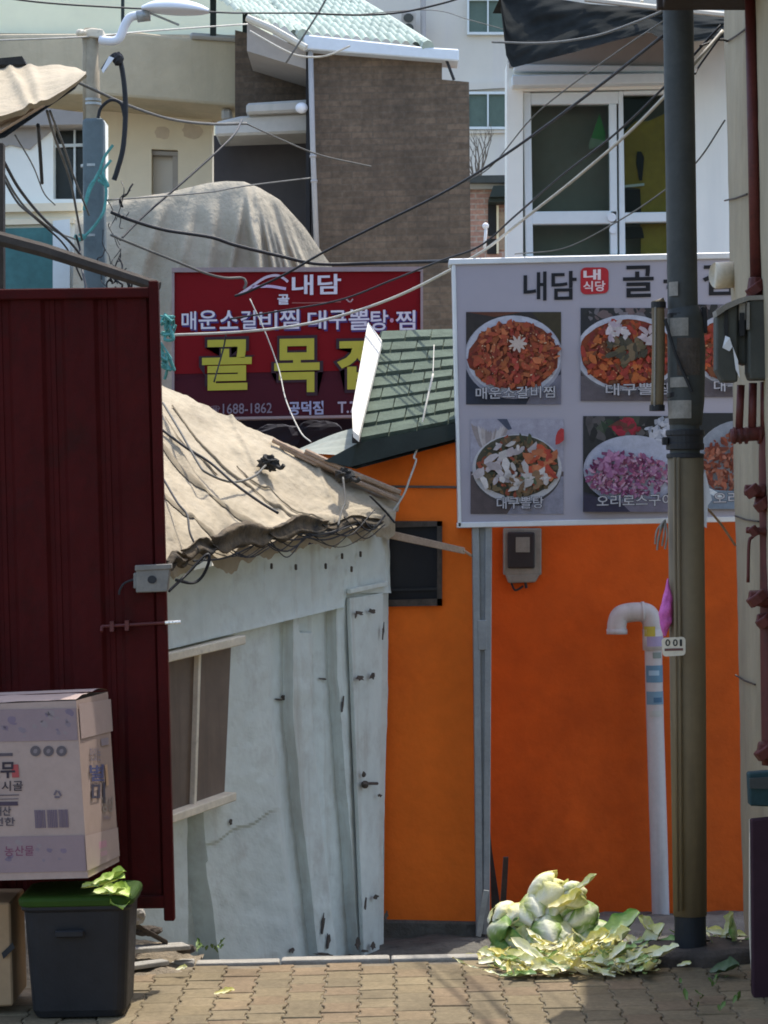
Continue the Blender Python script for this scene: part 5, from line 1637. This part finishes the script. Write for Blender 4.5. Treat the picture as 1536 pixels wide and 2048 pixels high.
win = build(wdw, 'window', m_pvcframe, wh, bevel=.006)
b = MB(); b.slab([(1062, 206), (1062, 508), (1220, 508), (1220, 206)], wp, .006, -.07); build(b, 'pane', m_glass, win)
b = MB(); b.slab([(1250, 186), (1250, 508), (1380, 508), (1380, 186)], wp, .006, -.075); build(b, 'pane', m_glass, win)
b = MB(); b.slab(ell(1224, 434, 9, 9, 18), wp, .02, -.01); b.slab(ell(1226, 460, 7, 7, 18), wp, .02, -.01); build(b, 'handle', m_alu, win)
b = MB()
b.poly([wp.at(x, y, -.12) for x, y in ((1202, 222), (1180, 286), (1182, 294), (1196, 288), (1212, 284), (1214, 262))], (.10, .36, .12))
b.poly([wp.at(x, y, -.118) for x, y in ((1184, 270), (1180, 286), (1182, 294), (1196, 288), (1212, 284), (1210, 276))], (.32, .42, .32))
build(b, 'flag', m_flag, win, 'green and white pennant behind the pane')
b = MB(); b.slab([(1252, 236), (1252, 368), (1284, 372), (1286, 508), (1380, 508), (1380, 200), (1300, 236)], wp, .01, -.14); build(b, 'curtain', m_yellow, win)
b = MB()
b.slab([(1278, 298), (1276, 320), (1282, 356), (1288, 356), (1292, 310), (1286, 298)], wp, .01, -.12); b.slab([(1250, 374), (1250, 424), (1286, 424), (1284, 374)], wp, .01, -.12)
b.slab([(1252, 450), (1252, 474), (1292, 472), (1288, 450)], wp, .01, -.12)
build(b, 'indoor_things', m_shadow, win)
b = MB(); b.slab([(1252, 366), (1252, 371), (1292, 367), (1292, 362)], wp, .012, -.11); build(b, 'indoor_shelf', m_pvcframe, win)
b = MB(); b.slab([(1248, 188), (1248, 262), (1300, 212), (1318, 188)], wp, .01, -.13); build(b, 'green_blind', m_gutter, win)
b = MB()
def can(u, v):
    x = 1002 + (1560 - 1002) * u
    yt = lerpk(x, [(1002, -10), (1080, -8), (1180, 8), (1330, 18), (1450, 34), (1560, 44)])
    yb = lerpk(x, [(1002, 20), (1012, 110), (1024, 136), (1070, 124), (1150, 104), (1220, 84), (1300, 64), (1330, 84), (1400, 82), (1450, 76), (1560, 80)])
    Y = 16.25 - .25 * v
    d = .06 * mn.noise(Vector((u * 6, v * 3, 2))) + .025 * mn.noise(Vector((u * 20 + v * 9, v * 6, 4)))
    return P(x, yt + (yb - yt) * v, Y - d)
b.grid(can, 110, 30)
b.grid(lambda u, v: can(u, 0) + Vector((0, 1.2 * v, .12 * v)), 60, 4)
cn = build(b, 'canopy', m_black_c, wh, smooth=True)
b = MB()
b.tube([P(1170, -2, 16.2), P(1325, 16, 16.0), P(1460, 30, 15.9)], .018, 6); b.tube([P(1280, -10, 16.2), P(1284, 4, 16.1)], .012, 6)
build(b, 'canopy_rail', m_flash, cn)

# ================================================================== CABLES OVER THE LANE
def cable(pts, r_, mat, label, n=8):
    b = MB()
    b.tube(curve([P(*p) for p in pts], n), r_ * .82, 6)
    return build(b, 'overhead_cable', mat, None, label, 'cable', 'cables strung over the lane', smooth=True)
cable([(-40, 82, 13.3), (165, 74, 13.4), (300, 62, 14.5), (495, 48, 16)], .006, m_cable_w, 'thin white cable crossing from the left edge to the top of the old pole')
cable([(-30, -10, 15), (120, 8, 15.2), (420, 24, 16), (500, 26, 16.4), (640, 26, 17)], .007, m_cable_k, 'thin dark cable sagging along the top left of the scene')
cable([(150, 162, 13.2), (200, 185, 13.4), (260, 212, 13.8), (340, 238, 14.4), (420, 248, 15), (492, 247, 15.6)], .011, m_cable_g, 'grey cable from the lean-to eave toward the brick house balcony')
cable([(492, 247, 15.6), (560, 278, 15.8), (640, 310, 16), (742, 333, 16.4)], .006, m_cable_g, 'faded cable end crossing the white downpipe')
cable([(664, -30, 17.5), (640, 20, 17.5), (572, 126, 17.5)], .009, m_cable_g, 'short slanting grey cable in front of the pale tiled roof')
cable([(620, 27, 18), (720, 30, 18), (800, 25, 18), (880, 8, 18), (940, -10, 18)], .009, m_cable_k, 'black cable dipping in front of the tiled roof and apartment block')
cable([(500, 62, 18.5), (560, 96, 18.4), (600, 112, 18.4), (650, 112, 18.4), (700, 92, 18.4)], .009, m_cable_w, 'pale slack cable looping under the corner of the white fascia')
cable([(700, 30, 18.5), (860, 20, 19), (940, 40, 20), (1020, 62, 21)], .004, m_cable_g, 'hair thin cable passing in front of the apartment block')
cable([(484, 240, 15.5), (462, 276, 14.9), (380, 352, 14.5), (290, 430, 14.2), (240, 480, 14)], .0085, m_cable_k, 'dark cable slanting down across the grey house to the old pole')
cable([(222, 424, 13.35), (262, 440, 13.4), (330, 460, 13.6), (420, 474, 13.8), (470, 490, 13.9), (560, 512, 14.1), (640, 528, 14.2), (760, 526, 14.1), (900, 522, 13)], .0125, m_cable_k, 'thick black cable drooping in front of the beige tarpaulin mound')
cable([(222, 470, 13.3), (280, 494, 13.5), (350, 522, 13.7), (410, 546, 13.9), (450, 556, 14), (484, 556, 14.1), (492, 566, 14.1), (488, 578, 14.1)], .0095, m_cable_g, 'cable with a pale hooked end over the upper left of the maroon sign')
cable([(215, 400, 13.3), (330, 392, 14), (420, 384, 14.5), (490, 372, 15), (620, 356, 16)], .0055, m_cable_g, 'fine grey cable along the crest of the beige tarpaulin mound')
cable([(985, 84, 12.5), (1090, 86, 11.8), (1190, 72, 11), (1270, 45, 10.3), (1326, 22, 9.5)], .007, m_cable_g, 'grey cable sagging under the black canopy to the steel pole')
cable([(1328, 70, 9.5), (1180, 186, 10.6), (1024, 300, 11.8), (900, 378, 12.6), (760, 448, 13.2), (650, 503, 13.6), (575, 546, 14.0), (500, 582, 14.1), (470, 592, 14.15)], .0085, m_cable_k, 'long straight black cable from the steel pole down to the maroon sign')
cable([(1330, 40, 9.5), (1240, 100, 10.2), (1130, 180, 11), (1060, 240, 11.6), (985, 330, 12.2), (935, 362, 12.6)], .0042, m_cable_g, 'thin grey cable just beneath the long straight black cable')
cable([(1445, 62, 9.6), (1395, 120, 9.5), (1330, 192, 9.6), (1250, 272, 10.2), (1140, 366, 11), (1040, 444, 11.8), (975, 496, 12.1), (900, 540, 12.4), (800, 590, 12.9), (700, 626, 13.3), (600, 650, 13.7), (480, 664, 14), (345, 670, 14.1)], .0090, m_cable_w, 'bright cream cable sweeping down from the right edge across both signs')
cable([(1442, 50, 9.62), (1330, 172, 9.7), (1230, 268, 10.3), (1120, 354, 11.1), (1030, 432, 11.9), (960, 492, 12.2), (880, 522, 12.5), (780, 562, 13), (680, 600, 13.5), (560, 622, 14), (460, 638, 14.1)], .0062, m_cable_k, 'black cable running just above the bright cream cable')
cable([(1450, 240, 9.7), (1395, 322, 9.8), (1330, 380, 10.2), (1240, 440, 10.8), (1130, 496, 11.5), (1030, 508, 12)], .0040, m_cable_g, 'thin slack cable crossing the lower panes of the white house window')
cable([(1446, 66, 9.62), (1400, 130, 9.6), (1390, 148, 9.55)], .005, m_cable_k, 'short dark cable between the steel pole and the plastered wall')
cable([(1456, 82, 9.7), (1436, 80, 9.65), (1400, 92, 9.55)], .005, m_cable_k, 'short black cable tied to the top of the plastered wall')
cable([(500, 598, 14.2), (532, 668, 14.1), (558, 740, 14.0), (572, 800, 13.5), (600, 862, 12.8), (622, 884, 12.3)], .0042, m_cable_w, 'white wire hanging down the middle of the maroon sign')
cable([(452, 670, 14.1), (446, 700, 14.1), (428, 764, 14.0)], .006, m_cable_k, 'short black wire dangling over the first yellow letter')
cable([(866, 748, 12.2), (850, 820, 12.0), (836, 890, 11.9), (828, 914, 11.85), (832, 922, 11.85), (820, 956, 11.82), (806, 992, 11.8), (770, 1046, 11.75)], .0062, m_cable_w, 'pale cable hanging off the green shingle roof to the tin house eave')
cable([(868, 690, 12.5), (866, 748, 12.2)], .0032, m_cable_w, 'thin pale wire lying on the green shingles')
cable([(326, 806, 11.3), (362, 866, 11.0), (396, 926, 10.8), (414, 946, 10.75), (462, 964, 10.9), (506, 954, 11.1), (532, 930, 11.3)], .0065, m_cable_g, 'grey cable curling over the cream tarpaulin roof to the dark rag')
cable([(322, 858, 11.1), (372, 895, 11.0), (420, 925, 10.95), (470, 968, 10.8), (520, 1004, 10.75), (556, 1026, 10.7)], .0085, m_cable_k, 'dark cable lying down the slope of the cream tarpaulin roof')
cable([(322, 950, 10.6), (354, 1004, 10.3), (374, 1030, 10.2), (380, 1066, 10.1), (396, 1100, 10.05)], .006, m_cable_k, 'black cable dropping over the eave near the gate')
cable([(686, 955, 11.4), (690, 1002, 11.3), (684, 1020, 11.25), (676, 1052, 11.15)], .006, m_cable_g, 'grey string hanging from the blue rag over the eave')
cable([(740, 992, 11.6), (770, 1022, 11.7), (790, 1046, 11.7)], .006, m_cable_k, 'short black cable at the right tip of the tin house eave')
cable([(4, 316, 9.9), (40, 380, 10.5), (90, 440, 11.4), (140, 484, 12.4), (168, 520, 13.3)], .0085, m_cable_k, 'upper black cable fanning from the left post to the old pole')
cable([(4, 340, 9.9), (30, 388, 10.4), (60, 424, 11), (110, 462, 12), (150, 478, 13.2)], .006, m_cable_g, 'middle grey cable fanning from the left post to the old pole')
cable([(4, 352, 9.9), (36, 406, 10.5), (70, 436, 11.2), (130, 492, 12.6), (164, 560, 13.3)], .006, m_cable_k, 'lower black cable fanning from the left post to the old pole')
cable([(94, 222, 10.4), (108, 270, 11), (140, 360, 12), (156, 440, 13), (164, 480, 13.3)], .008, m_cable_g, 'grey cable hanging from the lean-to eave in front of the dark window')
cable([(100, 222, 10.4), (128, 294, 11.2), (150, 360, 12.2), (178, 430, 13.3)], .007, m_cable_g, 'second grey cable hanging closer to the dark window centre')
cable([(76, 250, 10.3), (80, 300, 10.6), (84, 366, 11)], .010, m_cable_k, 'short thick black cable end hanging on the whitewashed wall')
cable([(30, 270, 10.2), (66, 332, 11), (88, 386, 11.8), (110, 410, 12.4)], .004, m_cable_g, 'hair thin cable across the whitewashed wall')
cable([(152, 470, 13.2), (160, 500, 13.2), (162, 530, 13), (176, 590, 12.6)], .008, m_cable_k, 'dark cable drooping behind the timber pole by the gate')
cable([(1408, 1010, 9.5), (1440, 1046, 9.8), (1470, 1090, 10.4)], .006, m_wood, 'faded brown cord between the steel pole and the plastered wall below the sign')

# ================================================================== CABBAGE HEAP
def head_mesh(c, r_, axis, seed, green=.5, cut=True):
    """a loose cabbage head: core with wrapped, ruffled leaves"""
    b = MB(); rr = random.Random(seed)
    c = Vector(c); ax = Vector(axis).normalized(); s1 = ax.orthogonal().normalized(); s2 = ax.cross(s1)
    mtx = Matrix((s1, s2, ax)).transposed()
    b.blob(c, r_ * .66, r_ * .66, r_ * .80, 18, 12, .15, 3, seed, (.80, .78, .52), mtx)
    mixc = lambda p, q, g: tuple(x * (1 - g) + y * g for x, y in zip(p, q))
    for ring, n in ((0, 5), (1, 6), (2, 6)):
        for i in range(n):
            a = 2 * math.pi * (i + .5 * ring + rr.uniform(-.22, .22)) / n
            out = s1 * math.cos(a) + s2 * math.sin(a)
            g = min(1, max(0, green * (.5 + .35 * ring) + rr.uniform(-.2, .2)))
            cols = ((.88, .85, .66), mixc((.86, .79, .38), (.26, .38, .09), g), mixc((.74, .68, .18), (.05, .15, .022), g))
            leaf(b, c - ax * r_ * (.80 + .05 * ring) + out * r_ * (.24 + .16 * ring), ax * (.85 - .1 * ring) + out * (.62 + .20 * ring), -out + ax * .15,
                 r_ * rr.uniform(1.9, 2.3) * (1 - .05 * ring), r_ * rr.uniform(.66, .90), rr.uniform(1.75, 2.15) - .12 * ring, r_ * (.015 + .03 * ring), cols, seed * 3 + i + ring * 11, 14, 18, .5)
    if cut:
        b.blob(c - ax * r_ * .86, r_ * .30, r_ * .30, r_ * .22, 12, 8, .1, 3, seed, (.80, .76, .60), mtx)
    return b
CABG = 'cabbage heads heaped by the pole'
cab = [
    (1030, 1880, 9.86, .105, (.3, -.5, .15), 1.0, 'dull green cabbage head at the lower left of the heap'),
    (1105, 1890, 9.80, .105, (-.1, .75, .3), .75, 'pale cabbage head in the middle of the bottom row of the heap'),
    (1172, 1882, 9.90, .105, (.8, .2, .2), 1.3, 'dark green cabbage head at the lower right of the heap'),
    (1016, 1838, 9.88, .075, (.5, .5, .3), .05, 'small creamy white cabbage piece jutting out left of the heap'),
    (1080, 1836, 9.86, .09, (-.1, .8, .25), .55, 'pale cabbage head showing white ribs in the middle of the heap'),
    (1150, 1838, 9.90, .095, (.6, .55, .3), 1.3, 'green cabbage head on the right shoulder of the heap'),
    (1100, 1790, 9.88, .085, (.75, .1, .35), .12, 'creamy yellow cabbage head crowning the heap'),
    (1146, 1790, 9.84, .055, (.9, .2, .15), .3, 'small yellow green cabbage piece tucked right of the crowning head'),
]
for i, (px, py, Y, r_, ax, g, lb) in enumerate(cab):
    build(head_mesh(P(px, py, Y), r_, ax, 31 + i, g), 'cabbage', m_leaf, None, lb, 'cabbage', CABG, smooth=True)
PALE = ((.86, .84, .68), (.80, .76, .42), (.66, .66, .20))
YEL = ((.86, .80, .52), (.80, .70, .26), (.70, .64, .12))
GRN = ((.78, .80, .56), (.46, .58, .20), (.14, .30, .06))
LG = 'torn cabbage leaves on the ground'
lv = [
    (898, 1918, 9.66, (1, .0, -.10), .22, .035, .25, YEL, 'long yellow cabbage leaf lying apart at the far left of the litter'),
    (958, 1944, 9.42, (1, .1, .02), .20, .04, .3, PALE, 'pale cabbage leaf flat on the pavers at the front left of the heap'),
    (1010, 1926, 9.52, (1, -.2, .1), .17, .05, .5, GRN, 'bright green leaf piece lying before the left of the heap'),
    (1096, 1815, 9.74, (1, -.25, .05), .16, .05, .8, YEL, 'yellow leaf tongue hanging from the crowning cabbage'),
    (1142, 1784, 9.78, (1, -.2, .35), .13, .03, .6, PALE, 'pale leaf stalk sticking out right of the crowning cabbage'),
    (1180, 1890, 9.75, (.7, .2, .1), .24, .07, .9, GRN, 'long green leaf bending down the right side of the heap'),
    (1150, 1900, 9.66, (1, -.25, .15), .16, .06, .7, YEL, 'broad yellow leaf resting against the front right of the heap'),
    (1206, 1900, 9.62, (.9, -.2, .25), .14, .06, .8, PALE, 'broad pale leaf curled over beside the broad yellow leaf'),
    (1270, 1905, 9.58, (1, .2, .45), .16, .05, .7, PALE, 'pale leaf leaning up to the left side of the pole foot'),
    (1300, 1888, 9.56, (1, -.3, -.12), .14, .04, .5, GRN, 'green edged leaf draped beside the dark pole foot'),
    (1322, 1872, 9.60, (-.8, .1, .3), .12, .045, .8, PALE, 'small pale leaf behind the left edge of the pole foot'),
    (1412, 1862, 9.62, (1, -.2, -.35), .16, .03, .5, PALE, 'white leaf rib leaning down right of the pole foot'),
    (1444, 1884, 9.58, (.6, -.2, .6), .14, .05, .9, PALE, 'pale curly leaf between the pole foot and the right wall'),
    (1470, 1892, 9.54, (.3, -.4, .9), .12, .045, .8, GRN, 'green tinted curly leaf upright near the right wall'),
    (1462, 1916, 9.48, (.9, -.5, -.1), .14, .05, .6, PALE, 'pale leaf spilling over the right end of the stone slab'),
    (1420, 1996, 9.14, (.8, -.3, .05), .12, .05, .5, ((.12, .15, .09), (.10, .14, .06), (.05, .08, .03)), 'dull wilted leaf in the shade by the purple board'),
    (428, 1992, 8.92, (1, .1, .03), .075, .02, .4, YEL, 'lone scrap of yellow leaf on the sunlit pavers'),
    (1355, 1972, 9.28, (1, -.1, .02), .055, .018, .4, PALE, 'lone white leaf scrap on the shaded pavers before the stone slab'),
    (352, 1940, 9.32, (1, .1, .04), .045, .018, .4, PALE, 'tiny pale leaf scrap near the foot of the tin wall'),
]
for i, (px, py, Y, d, L, w, cu, cols, lb) in enumerate(lv):
    b = MB()
    p = P(px, py, Y)
    if py > 1930: p.z = max(.012, p.z)
    leaf(b, p, d, (0, -.35, 1), L, w, cu, w * .10, cols, i * 1.7, 14, 20, .5)
    build(b, 'cabbage_leaf', m_leaf, None, lb, 'leaf', LG, smooth=True)
rc = random.Random(77)
b = MB()
WHT = ((.88, .86, .70), (.84, .80, .52), (.78, .74, .34))
for i in range(330):
    t = rc.random()
    px = 930 + 360 * math.sqrt(t) if rc.random() < .86 else rc.uniform(1405, 1485)
    py = rc.uniform(1916, 1958) if px < 1300 else rc.uniform(1884, 1922)
    Y = 1.72 * F / (py - CY + (px - CX) * .021)
    p = P(px, py, Y); p.z = max(.006, p.z) + rc.uniform(0, .045) * (1 if 1060 < px < 1290 else .3)
    a = rc.uniform(0, 6.28)
    leaf(b, p, (math.cos(a), math.sin(a) * .8, rc.uniform(-.12, .12)), (rc.uniform(-.4, .4), -.35, 1), rc.uniform(.06, .17), rc.choice((.004, .006, .008, .011, .016, .024, .034)), rc.uniform(.2, .9), .004, rc.choice((PALE, YEL, YEL, WHT, WHT, GRN)), i * .77, 4, 8, .6)
build(b, 'leaf_litter', m_leaf, None, 'scatter of shredded pale cabbage leaf strips before the heap', 'litter', kind='stuff', smooth=True)
b = MB()
for i in range(26):
    px, py = rc.choice(((rc.uniform(390, 440), rc.uniform(1893, 1912)), (rc.uniform(1340, 1480), rc.uniform(1960, 2030))))
    Y = 1.72 * F / (py - CY + (px - CX) * .021)
    p = P(px, py, Y); p.z = .01; a = rc.uniform(0, 6.28)
    leaf(b, p, (math.cos(a), math.sin(a), rc.uniform(.1, 1.2)), (0, -.3, 1), rc.uniform(.02, .05), rc.uniform(.005, .012), .6, .003, ((.16, .22, .07), (.12, .2, .04), (.08, .15, .03)), i, 3, 5, .3)
build(b, 'weeds', m_leaf, None, 'small green weeds and dull scraps along the edges of the pavers', 'weeds', kind='stuff', smooth=True)
